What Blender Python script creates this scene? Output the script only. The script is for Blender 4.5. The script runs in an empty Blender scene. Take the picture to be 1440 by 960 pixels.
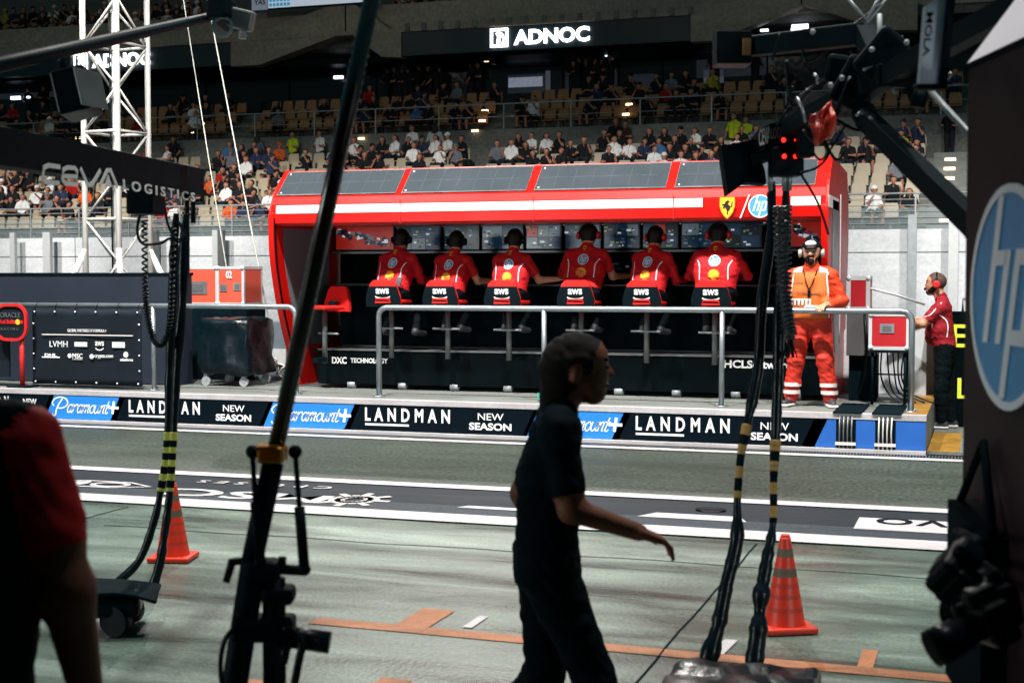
import bpy, bmesh, math, random
import numpy as np
from mathutils import Vector, Matrix, noise
from mathutils.bvhtree import BVHTree
R = math.radians
SC = bpy.context.scene
COL = SC.collection
random.seed(7)

# ------------------------------------------------------------------ camera
CAMZ, FPX = 1.75, 2000.0
YAW, PIT = R(18.5), math.atan(90/2000)
cam_d = bpy.data.cameras.new('camera'); cam = bpy.data.objects.new('camera', cam_d); COL.objects.link(cam)
cam.location = (0, 0, CAMZ); cam.rotation_euler = (R(90)-PIT, 0, YAW)
cam_d.sensor_width = 36.0; cam_d.lens = FPX/1440*36; cam_d.clip_start = .05; cam_d.clip_end = 600
cam_d.dof.use_dof = True; cam_d.dof.focus_distance = 15.5; cam_d.dof.aperture_fstop = 4.2
SC.camera = cam
FW = Vector((-math.sin(YAW)*math.cos(PIT), math.cos(YAW)*math.cos(PIT), -math.sin(PIT)))
RT = Vector((math.cos(YAW), math.sin(YAW), 0)); UP = RT.cross(FW); C0 = Vector((0, 0, CAMZ))
def at(x, y, Y=None, z=None, d=None, X=None):      # a photo pixel (1440x960) met with a world plane
    r = FW + RT*((x-720)/FPX) - UP*((y-480)/FPX)
    t = Y/r.y if Y is not None else ((z-CAMZ)/r.z if z is not None else (X/r.x if X is not None else d))
    return C0 + r*t
def px(p):
    v = Vector(p)-C0; d = v.dot(FW)
    return 720+FPX*v.dot(RT)/d, 480-FPX*v.dot(UP)/d, d

# ------------------------------------------------------------------ world, sun, floodlights, exposure
W = bpy.data.worlds.new('World'); SC.world = W; W.use_nodes = True
wn = W.node_tree.nodes; wl = W.node_tree.links
sky = wn.new('ShaderNodeTexSky'); sky.sky_type = 'NISHITA'; sky.sun_disc = False
SUN_EL, SUN_AZ = R(33), R(20)                     # the stadium floodlight behind the stand
sky.sun_elevation = R(1.0); sky.sun_rotation = SUN_AZ
wl.new(sky.outputs[0], wn['Background'].inputs[0]); wn['Background'].inputs[1].default_value = .012
glow = wn.new('ShaderNodeBackground'); glow.inputs[0].default_value = (.08, .6, .74, 1); glow.inputs[1].default_value = .11   # teal ambient added to lift the shadows
ad = wn.new('ShaderNodeAddShader'); wl.new(wn['Background'].outputs[0], ad.inputs[0]); wl.new(glow.outputs[0], ad.inputs[1]); wl.new(ad.outputs[0], wn['World Output'].inputs[0])
sd = bpy.data.lights.new('sun', 'SUN'); sun = bpy.data.objects.new('sun', sd); COL.objects.link(sun)
sd.energy = .8; sd.angle = R(1.2); sd.color = (1, .95, .88)
sun.rotation_euler = (R(90)-SUN_EL, 0, R(180)+SUN_AZ+R(0))
def lamp(name, kind, loc, aim, power, size=.6, col=(1, .97, .92), spot=None, blend=.4, spread=105):
    l = bpy.data.lights.new(name, kind); o = bpy.data.objects.new(name, l); COL.objects.link(o)
    o.location = loc; l.energy = power; l.color = col
    o.rotation_euler = (Vector(aim)-Vector(loc)).to_track_quat('-Z', 'Y').to_euler()
    if kind == 'AREA': l.size = size; l.spread = R(spread)
    else: l.shadow_soft_size = size
    if spot: l.spot_size = R(spot); l.spot_blend = blend
    return o
for x in (-13, -6.0, 1):                           # pit building floodlights, high over the lane
    lamp('pit_floodlight', 'AREA', (x, 8.2, 15.0), (x-.3, 15.6, .0), 1600, .6, spread=104)
for x in (-11.5, 8.5):                             # added frontal fill, unseen, as if from garages either side
    lamp('garage_fill', 'AREA', (x, -1.4, 2.9), (x*.35, 15, 2.2), 430, 2.6, (.95, 1, 1), spread=150)
for x in range(-46, 8, 6):                         # track floodlights on the lower stand and its wall
    lamp('track_floodlight', 'SPOT', (x+3, 24, 15), (x, 44.0, 2.7), 18500, .4, (1, .96, .9), 33, .75)
for x in (-34, -12):                               # weak warm wash added to brighten the upper stand
    lamp('stand_fill', 'SPOT', (x, 20, 17), (x-4, 53, 10.5), 1700, .6, (1, .88, .74), 80, .6)
SC.view_settings.view_transform = 'Standard'; SC.view_settings.look = 'None'
SC.view_settings.exposure = -.08; SC.view_settings.gamma = 1; SC.view_settings.use_curve_mapping = False
cy = SC.cycles; cy.use_denoising = True; cy.max_bounces = 6; cy.diffuse_bounces = 3; cy.glossy_bounces = 3
cy.transmission_bounces = 4; cy.transparent_max_bounces = 8; cy.caustics_reflective = False; cy.caustics_refractive = False
cy.sample_clamp_indirect = 4

# ------------------------------------------------------------------ materials
def lin(h):
    if not isinstance(h, str): return tuple(h)
    v = [int(h[i:i+2], 16)/255 for i in (0, 2, 4)]
    return tuple(c/12.92 if c <= .04045 else ((c+.055)/1.055)**2.4 for c in v)
MATS = {}
def mat(name, col, rough=.5, metal=0, var=.12, scale=6, bump=0, emit=0, spec=.5, stretch=(1, 1, 1), objcol=False, rvar=.08, alpha=1, coat=0):
    if name in MATS: return MATS[name]
    m = bpy.data.materials.new(name); m.use_nodes = True; MATS[name] = m
    n, l = m.node_tree.nodes, m.node_tree.links; b = n['Principled BSDF']; c = lin(col)
    b.inputs['Metallic'].default_value = metal; b.inputs['Roughness'].default_value = rough
    b.inputs['Specular IOR Level'].default_value = spec
    if coat: b.inputs['Coat Weight'].default_value = coat; b.inputs['Coat Roughness'].default_value = .15
    if alpha < 1: b.inputs['Alpha'].default_value = alpha
    tc = n.new('ShaderNodeTexCoord'); mp = n.new('ShaderNodeMapping'); mp.inputs['Scale'].default_value = stretch
    l.new(tc.outputs['Object'], mp.inputs[0])
    nz = n.new('ShaderNodeTexNoise'); nz.inputs['Scale'].default_value = scale; nz.inputs['Detail'].default_value = 5
    l.new(mp.outputs[0], nz.inputs['Vector'])
    mx = n.new('ShaderNodeMix'); mx.data_type = 'RGBA'; mx.blend_type = 'MULTIPLY'; mx.inputs[0].default_value = 1
    rp = n.new('ShaderNodeValToRGB'); rp.color_ramp.elements[0].position = .3; rp.color_ramp.elements[1].position = .7
    rp.color_ramp.elements[0].color = (1-var,)*3+(1,); rp.color_ramp.elements[1].color = (1+var,)*3+(1,)
    l.new(nz.outputs['Fac'], rp.inputs[0]); l.new(rp.outputs[0], mx.inputs[7])
    if objcol:
        oi = n.new('ShaderNodeObjectInfo'); l.new(oi.outputs['Color'], mx.inputs[6])
    else: mx.inputs[6].default_value = c+(1,)
    l.new(mx.outputs[2], b.inputs['Base Color'])
    mr = n.new('ShaderNodeMapRange'); mr.inputs['To Min'].default_value = max(0, rough-rvar); mr.inputs['To Max'].default_value = min(1, rough+rvar)
    l.new(nz.outputs['Fac'], mr.inputs['Value']); l.new(mr.outputs[0], b.inputs['Roughness'])
    if bump:
        bp = n.new('ShaderNodeBump'); bp.inputs['Strength'].default_value = bump; bp.inputs['Distance'].default_value = .01
        l.new(nz.outputs['Fac'], bp.inputs['Height']); l.new(bp.outputs[0], b.inputs['Normal'])
    if emit:
        b.inputs['Emission Color'].default_value = c+(1,); b.inputs['Emission Strength'].default_value = emit
    return m

def ground_mat(name, c1, c2, rough, streak=(1, 1, 1), scale=1.5, fine=60, finev=.25, bump=.2, c3=None, r2=None, stain=.12, spec=.5):
    m = bpy.data.materials.new(name); m.use_nodes = True; MATS[name] = m
    n, l = m.node_tree.nodes, m.node_tree.links; b = n['Principled BSDF']
    b.inputs['Specular IOR Level'].default_value = spec
    tc = n.new('ShaderNodeTexCoord'); mp = n.new('ShaderNodeMapping'); mp.inputs['Scale'].default_value = streak
    l.new(tc.outputs['Object'], mp.inputs[0])
    a = n.new('ShaderNodeTexNoise'); a.inputs['Scale'].default_value = scale; a.inputs['Detail'].default_value = 8; a.inputs['Roughness'].default_value = .62
    a.inputs['Distortion'].default_value = .5
    l.new(mp.outputs[0], a.inputs['Vector'])
    f = n.new('ShaderNodeTexNoise'); f.inputs['Scale'].default_value = fine; f.inputs['Detail'].default_value = 3
    l.new(tc.outputs['Object'], f.inputs['Vector'])
    rp = n.new('ShaderNodeValToRGB'); e = rp.color_ramp.elements
    e[0].position = .32; e[1].position = .68; e[0].color = lin(c1)+(1,); e[1].color = lin(c2)+(1,)
    if c3: x = e.new(.52); x.color = lin(c3)+(1,)
    l.new(a.outputs['Fac'], rp.inputs[0])
    mr = n.new('ShaderNodeMapRange'); mr.inputs['From Min'].default_value = .4; mr.inputs['From Max'].default_value = .6; mr.clamp = False
    mr.inputs['To Min'].default_value = 1-finev; mr.inputs['To Max'].default_value = 1+finev
    l.new(f.outputs['Fac'], mr.inputs['Value'])
    mx = n.new('ShaderNodeMix'); mx.data_type = 'RGBA'; mx.blend_type = 'MULTIPLY'; mx.inputs[0].default_value = 1
    st = n.new('ShaderNodeTexNoise'); st.inputs['Scale'].default_value = .55; st.inputs['Detail'].default_value = 6; st.inputs['Roughness'].default_value = .7; st.inputs['Distortion'].default_value = 1.2
    mp2 = n.new('ShaderNodeMapping'); mp2.inputs['Scale'].default_value = (.45, 1.3, 1); mp2.inputs['Location'].default_value = (3.1, 7.7, 0)
    l.new(tc.outputs['Object'], mp2.inputs[0]); l.new(mp2.outputs[0], st.inputs['Vector'])
    sr = n.new('ShaderNodeMapRange'); sr.inputs['From Min'].default_value = .35; sr.inputs['From Max'].default_value = .62; sr.inputs['To Min'].default_value = 1-stain; sr.inputs['To Max'].default_value = 1+stain*.25
    l.new(st.outputs['Fac'], sr.inputs['Value'])
    ml = n.new('ShaderNodeMath'); ml.operation = 'MULTIPLY'; l.new(mr.outputs[0], ml.inputs[0]); l.new(sr.outputs[0], ml.inputs[1])
    l.new(rp.outputs[0], mx.inputs[6]); l.new(ml.outputs[0], mx.inputs[7]); l.new(mx.outputs[2], b.inputs['Base Color'])
    rr = n.new('ShaderNodeMapRange'); rr.inputs['From Min'].default_value = .35; rr.inputs['From Max'].default_value = .65
    rr.inputs['To Min'].default_value = r2 if r2 else rough; rr.inputs['To Max'].default_value = rough
    l.new(a.outputs['Fac'], rr.inputs['Value']); l.new(rr.outputs[0], b.inputs['Roughness'])
    bp = n.new('ShaderNodeBump'); bp.inputs['Strength'].default_value = bump; bp.inputs['Distance'].default_value = .01
    l.new(f.outputs['Fac'], bp.inputs['Height']); l.new(bp.outputs[0], b.inputs['Normal'])
    return m

# ------------------------------------------------------------------ mesh helpers
ORG = {}
def org(o): return ORG.get(o.name, Vector((0, 0, 0))) if o else Vector((0, 0, 0))
def tag(o, label=None, cat=None, group=None, kind=None):
    if label: o['label'] = label
    if cat: o['category'] = cat
    if group: o['group'] = group
    if kind: o['kind'] = kind
    return o
def thing(name, label, cat, loc=(0, 0, 0), group=None):
    o = bpy.data.objects.new(name, None); COL.objects.link(o); o.location = loc; o.empty_display_size = .1
    ORG[o.name] = Vector(loc)
    return tag(o, label, cat, group)
class B:
    def __init__(s): s.bm = bmesh.new()
    def _mi(s, vs, mi):
        fs = {f for v in vs for f in v.link_faces}
        for f in fs: f.material_index = mi
    def box(s, c, d, mi=0, M=None, bev=0):
        r = bmesh.ops.create_cube(s.bm, size=1); vs = r['verts']
        for v in vs: v.co = Vector((v.co.x*d[0], v.co.y*d[1], v.co.z*d[2]))
        if bev:
            es = {e for v in vs for e in v.link_edges}
            q = bmesh.ops.bevel(s.bm, geom=list(es), offset=bev, segments=2, affect='EDGES', profile=.5)
            vs = list({v for f in q['faces'] for v in f.verts} | {v for v in vs if v.is_valid})
        T = Matrix.Translation(Vector(c)) @ (M.to_4x4() if M else Matrix())
        bmesh.ops.transform(s.bm, matrix=T, verts=vs); s._mi(vs, mi); return s
    def span(s, a, b, mi=0, bev=0):
        return s.box([(a[i]+b[i])/2 for i in range(3)], [abs(b[i]-a[i]) for i in range(3)], mi, None, bev)
    def bar(s, p0, p1, w, h, mi=0, upv=(0, 0, 1), bev=0):
        p0, p1 = Vector(p0), Vector(p1); x = (p1-p0).normalized(); u = Vector(upv); y = u.cross(x)
        if y.length < 1e-4: y = Vector((0, 1, 0)).cross(x)
        y.normalize(); z = x.cross(y); M = Matrix((x, y, z)).transposed()
        return s.box((p0+p1)/2, ((p1-p0).length, w, h), mi, M, bev)
    def tube(s, pts, r, n=10, mi=0, cap=True):
        pts = [Vector(p) for p in pts]; k = len(pts); rs = r if isinstance(r, (list, tuple)) else [r]*k
        prev = None; rings = []; nrm = None
        for i, p in enumerate(pts):
            t = (pts[min(i+1, k-1)]-pts[max(i-1, 0)]).normalized()
            if nrm is None:
                nrm = t.orthogonal().normalized()
            else:
                nrm = (nrm - t*nrm.dot(t)); nrm = nrm.normalized() if nrm.length > 1e-6 else t.orthogonal().normalized()
            bn = t.cross(nrm)
            rings.append([s.bm.verts.new(p+(nrm*math.cos(2*math.pi*j/n)+bn*math.sin(2*math.pi*j/n))*rs[i]) for j in range(n)])
        for a, b in zip(rings, rings[1:]):
            for j in range(n):
                f = s.bm.faces.new((a[j], a[(j+1) % n], b[(j+1) % n], b[j])); f.material_index = mi; f.smooth = True
        if cap:
            for q in (rings[0][::-1], rings[-1]):
                f = s.bm.faces.new(q); f.material_index = mi
        return s
    def ball(s, c, r, mi=0, n=12, M=None):
        r = (r, r, r) if not hasattr(r, '__len__') else r
        q = bmesh.ops.create_uvsphere(s.bm, u_segments=n, v_segments=max(6, n*2//3), radius=1); vs = q['verts']
        T = Matrix.Translation(Vector(c)) @ (M.to_4x4() if M else Matrix()) @ Matrix.Diagonal((r[0], r[1], r[2], 1))
        bmesh.ops.transform(s.bm, matrix=T, verts=vs); s._mi(vs, mi)
        for v in vs:
            for f in v.link_faces: f.smooth = True
        return s
    def poly(s, pts, mi=0):
        f = s.bm.faces.new([s.bm.verts.new(Vector(p)) for p in pts]); f.material_index = mi; return s
    def prism(s, pts, vec, mi=0):                  # 3-D outline pushed along vec
        vec = Vector(vec); a = [s.bm.verts.new(Vector(p)) for p in pts]; b = [s.bm.verts.new(Vector(p)+vec) for p in pts]
        n = len(a); fs = [s.bm.faces.new(a[::-1]), s.bm.faces.new(b)]
        for i in range(n): fs.append(s.bm.faces.new((a[i], a[(i+1) % n], b[(i+1) % n], b[i])))
        for f in fs: f.material_index = mi
        return s
    def ribbon(s, pts, w, O, xd, yd, th=.003, mi=0, closed=False):   # 2-D stroke drawn on a plane
        P = [Vector((p[0], p[1])) for p in pts]; k = len(P); L, Rr = [], []
        for i in range(k):
            a = P[i-1] if (i or closed) else P[i]; c = P[(i+1) % k] if (i < k-1 or closed) else P[i]
            t = (c-a).normalized(); nn = Vector((-t.y, t.x)); m = 1
            if 0 < i < k-1 or closed:
                t1 = (P[i]-a).normalized(); cs = nn.dot(Vector((-t1.y, t1.x))); m = min(1/max(cs, .5), 1.6)
            L.append(P[i]+nn*w/2*m); Rr.append(P[i]-nn*w/2*m)
        xd, yd, O = Vector(xd), Vector(yd), Vector(O); nv = xd.cross(yd).normalized()*th
        f3 = lambda q: O+xd*q.x+yd*q.y
        lo = [(s.bm.verts.new(f3(a)), s.bm.verts.new(f3(b)), s.bm.verts.new(f3(a)+nv), s.bm.verts.new(f3(b)+nv)) for a, b in zip(L, Rr)]
        seq = list(zip(lo, lo[1:]))+([(lo[-1], lo[0])] if closed else [])
        for p, q in seq:
            for vs in ((p[2], p[3], q[3], q[2]), (p[0], q[0], q[1], p[1]), (p[0], p[2], q[2], q[0]), (p[1], q[1], q[3], p[3])):
                f = s.bm.faces.new(vs); f.material_index = mi
        if not closed:
            for p in (lo[0], lo[-1]):
                f = s.bm.faces.new((p[0], p[1], p[3], p[2])); f.material_index = mi
        return s
    def plate(s, pts, O, xd, yd, th=.003, mi=0):
        xd, yd, O = Vector(xd), Vector(yd), Vector(O)
        return s.prism([O+xd*p[0]+yd*p[1] for p in pts], xd.cross(yd).normalized()*th, mi)
    def build(s, name, mats, parent=None, smooth=False):
        mats = mats if isinstance(mats, (list, tuple)) else [mats]
        bmesh.ops.recalc_face_normals(s.bm, faces=s.bm.faces[:])
        me = bpy.data.meshes.new(name); o_ = org(parent)
        if o_.length: bmesh.ops.translate(s.bm, verts=s.bm.verts[:], vec=-o_)
        s.bm.to_mesh(me); s.bm.free()
        for m in mats: me.materials.append(MATS[m] if isinstance(m, str) else m)
        if smooth: me.polygons.foreach_set('use_smooth', [True]*len(me.polygons))
        o = bpy.data.objects.new(name, me); COL.objects.link(o)
        if parent: o.parent = parent
        ORG[o.name] = o_
        return o
def copy_tree(o, parent=None):
    c = o.copy(); COL.objects.link(c)
    if parent: c.parent = parent
    ORG[c.name] = ORG.get(o.name, Vector())
    for ch in list(o.children): copy_tree(ch, c)
    return c
def catmull(pts, n=6, closed=False):
    P = [Vector(p) for p in pts]; k = len(P); out = []
    for i in range(k if closed else k-1):
        a, b, c, d = (P[(i-1) % k], P[i], P[(i+1) % k], P[(i+2) % k]) if closed else (P[max(i-1, 0)], P[i], P[i+1], P[min(i+2, k-1)])
        for j in range(n):
            t = j/n
            out.append(.5*((2*b)+(c-a)*t+(2*a-5*b+4*c-d)*t*t+(3*b-a-3*c+d)*t**3))
    if not closed: out.append(P[-1])
    return out
def circ(r, n=32, cx=0, cy=0, ry=None): return [(cx+r*math.cos(2*math.pi*i/n), cy+(ry or r)*math.sin(2*math.pi*i/n)) for i in range(n)]

def text(name, s, m, parent, O, xd, yd, w, h, bold=0, shear=0, th=.004, space=1.0):
    """lettering: the built-in font turned into a solid mesh, fitted to w x h, lower left corner at O"""
    cu = bpy.data.curves.new('t', 'FONT'); cu.body = s; cu.offset = bold; cu.shear = shear; cu.space_character = space
    cu.extrude = .01; cu.resolution_u = 3
    o = bpy.data.objects.new('t', cu); COL.objects.link(o)
    me = bpy.data.meshes.new_from_object(o.evaluated_get(bpy.context.evaluated_depsgraph_get()))
    bpy.data.objects.remove(o); bpy.data.curves.remove(cu)
    n = len(me.vertices); co = np.empty(n*3); me.vertices.foreach_get('co', co); co = co.reshape(-1, 3)
    mn, mx = co.min(0), co.max(0); q = (co-mn)/np.maximum(mx-mn, 1e-6)
    xd, yd = Vector(xd).normalized(), Vector(yd).normalized(); nv = xd.cross(yd).normalized(); O = Vector(O)-org(parent)
    out = np.array(O)+np.outer(q[:, 0]*w, xd)+np.outer(q[:, 1]*h, yd)+np.outer(q[:, 2]*th, nv)
    me.vertices.foreach_set('co', out.ravel()); me.update(); me.materials.clear(); me.materials.append(MATS[m]); me.name = name
    ob = bpy.data.objects.new(name, me); COL.objects.link(ob)
    if parent: ob.parent = parent
    ORG[ob.name] = org(parent)
    return ob
def hp_logo(name, parent, c, xd, yd, r, mats, th=.004, ring=.1):
    """round emblem with slanted letters; mats = [disc, letters]"""
    c, xd, yd = Vector(c), Vector(xd), Vector(yd); b = B(); nv = xd.cross(yd).normalized()
    b.plate([(p[0]*r, p[1]*r) for p in circ(1-ring)], c, xd, yd, th, 0)
    b.ribbon([(p[0]*r, p[1]*r) for p in circ(1-ring/2, 40)], ring*r, c, xd, yd, th*1.6, 1, True)
    sl = lambda x, y: ((x+.3*y)*r, y*r)
    w = .135
    def stroke(x0, y0, x1, y1):
        if abs(y1-y0) > abs(x1-x0): p = [sl(x0-w/2, y0), sl(x0+w/2, y0), sl(x0+w/2, y1), sl(x0-w/2, y1)]
        else: p = [sl(x0, y0-w/2), sl(x1, y0-w/2), sl(x1, y0+w/2), sl(x0, y0+w/2)]
        b.plate(p, c, xd, yd, th*1.6, 1)
    stroke(-.44, -.42, -.44, .9); stroke(-.37, .35, -.12, .35); stroke(-.1, -.42, -.1, .42)
    stroke(.16, -.9, .16, .42); stroke(.23, .35, .44, .35); stroke(.5, -.42, .5, .42); stroke(.23, -.35, .43, -.35)
    return b.build(name, mats, parent)
def shell_logo(name, parent, c, xd, yd, r, mats, th=.003):
    c, xd, yd = Vector(c), Vector(xd), Vector(yd)
    def shape(k):
        p = [(-.35*k, -.9*k), (.35*k, -.9*k), (.42*k, -.6*k)]
        for i in range(13):
            a = R(-28+236*i/12); q = k*(1.0 if i % 2 == 0 else .93); p.append((q*math.cos(a), q*math.sin(a)*.95+.02))
        p.append((-.42*k, -.6*k)); return [(x*r, y*r) for x, y in p]
    b = B(); b.plate(shape(1), c, xd, yd, th, 0); b.plate(shape(.84), c, xd, yd, th*2, 1)
    for a in (40, 65, 90, 115, 140):
        b.ribbon([(.1*r*math.cos(R(a)), -.5*r), (.8*r*math.cos(R(a)), .74*r*math.sin(R(a)))], .05*r, c, xd, yd, th*2.6, 0)
    return b.build(name, mats, parent)
def shield_logo(name, parent, c, xd, yd, h, mats, th=.004):
    """yellow shield with a small black rearing horse"""
    c, xd, yd = Vector(c), Vector(xd), Vector(yd); b = B(); k = h/2
    S = [(-.66, .98), (.66, .98), (.7, .6), (.68, .1), (.52, -.4), (.25, -.78), (0, -1), (-.25, -.78), (-.52, -.4), (-.68, .1), (-.7, .6)]
    b.plate([(x*k, y*k) for x, y in S], c, xd, yd, th, 0)
    b.ribbon([(x*k*.98, y*k*.98) for x, y in S], .07*k, c, xd, yd, th*1.5, 2, True)
    horse = [(-.02, -.62), (.1, -.6), (.06, -.35), (.22, -.2), (.3, .02), (.2, .2), (.06, .28), (.1, .42), (.22, .5), (.16, .6), (-.02, .62), (-.16, .5), (-.24, .3), (-.42, .34), (-.46, .22), (-.26, .14), (-.4, -.02), (-.34, -.1), (-.14, .02), (-.1, -.12), (-.02, -.3)]
    b.plate([(x*k, y*k) for x, y in horse], c, xd, yd, th*1.8, 1)
    b.ribbon([(x*k, y*k) for x, y in ((.26, .05), (.42, .12), (.4, .34), (.5, .46))], .08*k, c, xd, yd, th*1.8, 1)
    return b.build(name, mats, parent)

# ------------------------------------------------------------------ bodies: one continuous remeshed surface each
def body(name, prims, mats, parent=None, vox=.012, smooth=3, fold=.0, cloth=()):
    """rounded cones melted into ONE continuous skin (distance field, then surface nets)"""
    A = np.array([p[0] for p in prims], float); Bq = np.array([p[2] for p in prims], float)
    ra = np.array([p[1] for p in prims], float); rb = np.array([p[3] for p in prims], float)
    pad = 3*vox; rm = np.maximum(ra, rb)[:, None]
    lo = np.minimum(A, Bq)-rm; hi = np.maximum(A, Bq)+rm
    g0 = lo.min(0)-pad; N = np.ceil((hi.max(0)+pad-g0)/vox).astype(int)+1
    F = np.full(N, .08); I = np.zeros(N, np.int8); Fm = np.full(N, .08)
    for q in range(len(prims)):
        i0 = np.maximum(np.floor((lo[q]-.05-g0)/vox).astype(int), 0); i1 = np.minimum(np.ceil((hi[q]+.05-g0)/vox).astype(int)+1, N)
        ax = [g0[k]+vox*np.arange(i0[k], i1[k]) for k in range(3)]
        d = Bq[q]-A[q]; L = max(float((d*d).sum()), 1e-9)
        gx = (ax[0]-A[q, 0])[:, None, None]; gy = (ax[1]-A[q, 1])[None, :, None]; gz = (ax[2]-A[q, 2])[None, None, :]
        t = np.clip((gx*d[0]+gy*d[1]+gz*d[2])/L, 0, 1)
        ds = np.sqrt((gx-t*d[0])**2+(gy-t*d[1])**2+(gz-t*d[2])**2)-(ra[q]+(rb[q]-ra[q])*t)
        sl = tuple(slice(i0[k], i1[k]) for k in range(3)); f = F[sl]; k = .03 if min(ra[q], rb[q]) > .025 else .005
        h = np.clip(.5+.5*(f-ds)/k, 0, 1); near = ds < Fm[sl]; I[sl][near] = prims[q][4]; Fm[sl] = np.minimum(Fm[sl], ds)
        F[sl] = f*(1-h)+ds*h-k*h*(1-h)
    S = F < 0; n0, n1, n2 = N; cnt = np.zeros((n0-1, n1-1, n2-1)); acc = np.zeros(cnt.shape+(3,))
    cor = [(a, b, c) for a in (0, 1) for b in (0, 1) for c in (0, 1)]
    cv = {c: F[c[0]:n0-1+c[0], c[1]:n1-1+c[1], c[2]:n2-1+c[2]] for c in cor}
    for a in cor:
        for b in cor:
            if a < b and sum(abs(a[k]-b[k]) for k in range(3)) == 1:
                fa, fb = cv[a], cv[b]; x = (fa < 0) != (fb < 0); t = np.where(x, fa/np.where(x, fa-fb, 1), 0)
                cnt += x
                for k in range(3): acc[..., k] += np.where(x, a[k]+t*(b[k]-a[k]), 0)
    cell = cnt > 0; vid = np.full(cnt.shape, -1, np.int64); idx = np.argwhere(cell); vid[cell] = np.arange(len(idx))
    V = g0+vox*(idx+acc[cell]/cnt[cell][:, None]); quads = []
    for k in range(3):
        u, w = (k+1) % 3, (k+2) % 3; a = np.take(S, range(N[k]-1), k); b = np.take(S, range(1, N[k]), k)
        P = np.argwhere(a != b); P = P[(P[:, u] > 0) & (P[:, w] > 0)]; inside = a[tuple(P.T)]
        eu = np.zeros(3, int); eu[u] = 1; ew = np.zeros(3, int); ew[w] = 1
        q = np.stack([vid[tuple((P-o).T)] for o in (eu+ew, ew, eu*0, eu)], 1)
        q[~inside] = q[~inside][:, ::-1]; quads.append(q)
    Q = np.concatenate(quads); mi = I[tuple(idx[Q[:, 0]].T)]
    for _ in range(max(0, smooth-2)):
        sm = np.zeros_like(V); c = np.zeros(len(V))
        for a, b in ((0, 1), (1, 2), (2, 3), (3, 0)):
            np.add.at(sm, Q[:, a], V[Q[:, b]]); np.add.at(c, Q[:, a], 1); np.add.at(sm, Q[:, b], V[Q[:, a]]); np.add.at(c, Q[:, b], 1)
        V = .6*V+.4*sm/np.maximum(c, 1)[:, None]
    me = bpy.data.meshes.new(name); me.from_pydata(V.tolist(), [], Q.tolist())
    for m in mats: me.materials.append(MATS[m])
    me.polygons.foreach_set('material_index', mi.astype(np.int32)); me.polygons.foreach_set('use_smooth', [True]*len(Q)); me.update()
    if fold:
        isc = np.isin(mi, cloth); vs = np.unique(Q[isc])
        nr = np.empty(len(V)*3); me.vertices.foreach_get('normal', nr); nr = nr.reshape(-1, 3); V = np.array(V)
        for i in vs:
            p = V[i]
            f = noise.noise((p[0]*9, p[1]*9, p[2]*22))*.6+noise.noise((p[0]*22+5, p[1]*22, p[2]*30+p[0]*26))*.4
            V[i] = p+nr[i]*(f*fold)
        me.vertices.foreach_set('co', V.ravel())
        me.update()
    ob = bpy.data.objects.new(name, me); COL.objects.link(ob)
    if parent: ob.parent = parent
    ORG[ob.name] = org(parent)
    return ob
def hand(P, w, d, nrm, side, mi, k=1.0, curl=.5):
    """palm, four bent fingers and a thumb as primitives; w wrist, d pointing direction, nrm palm side"""
    w, d, nrm = Vector(w), Vector(d).normalized(), Vector(nrm).normalized(); s = d.cross(nrm).normalized()*side
    for u in (-.026, 0, .026): P.append((w+s*u*.6*k, .02*k, w+d*.075*k+s*u*k, .015*k, mi))
    for j, (u, L) in enumerate(((-.033, .068), (-.011, .08), (.011, .075), (.032, .06))):
        a = w+d*.085*k+s*u*k; b = a+(d*(1-curl*.45)+nrm*curl*.6).normalized()*L*.52*k
        c = b+(d*(1-curl)+nrm*curl*1.1).normalized()*L*.5*k
        P.append((a, .0105*k, b, .0095*k, mi)); P.append((b, .0095*k, c, .0078*k, mi))
    a = w+d*.02*k-s*.03*k; b = a+(d*.7-s*.75+nrm*.3).normalized()*.045*k; c = b+(d*.9-s*.1+nrm*.4).normalized()*.033*k
    P.append((a, .0135*k, b, .0115*k, mi)); P.append((b, .0115*k, c, .009*k, mi))
def drape(ob, target, d=(0, 1, 0), lift=.007):
    """lay a flat emblem or stripe onto the body in front of it"""
    bv = BVHTree.FromPolygons([v.co for v in target.data.vertices], [p.vertices for p in target.data.polygons])
    d = Vector(d).normalized(); base = max(v.co.dot(d) for v in ob.data.vertices)
    for v in ob.data.vertices:
        layer = base-v.co.dot(d); h = bv.ray_cast(v.co-d*.8, d)[0]
        if h is not None: v.co = h-d*(lift+layer)
    ob.data.update(); return ob

# ================================================================== MATERIAL LIST
ground_mat('concrete', '2c3832', '7b8a80', .48, (.4, 1.7, 1), .9, 45, .16, .22, '56665d', .2, .5)
ground_mat('asphalt', '262e27', '363f37', .7, (.3, 1, 1), .9, 26, .42, .9, None, .5, .2)
ground_mat('track', '30343a', '3c4146', .7, (.3, 1, 1), .6, 90, .4, .5)
ground_mat('strip_paint', '0a141c', '121d26', .7, (.3, 2, 1), 1.2, 70, .3, .15, None, .6, .2, .2)
ground_mat('strip_worn', '1c252c', '2e373f', .7, (.3, 3, 1), 2.2, 70, .3, .15, None, .6, .2, .25)
ground_mat('white_line', '9c989a', 'bab6b8', .5, (.6, 3, 1), 3, 90, .08, .1)
ground_mat('orange_line', '8a5430', 'a8683e', .6, (1, 1, 1), 6, 80, .12, .2)
ground_mat('yellow_paint', '7c5616', '9c7426', .6, (1, 1, 1), 5, 80, .2, .2)
ground_mat('platform_concrete', '565a57', '767a76', .6, (.5, 1.5, 1), 1.8, 60, .15, .2)
ground_mat('stand_concrete', '5f615d', '7a7a74', .8, (.3, .3, 1.6), .7, 12, .12, .2)
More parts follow.
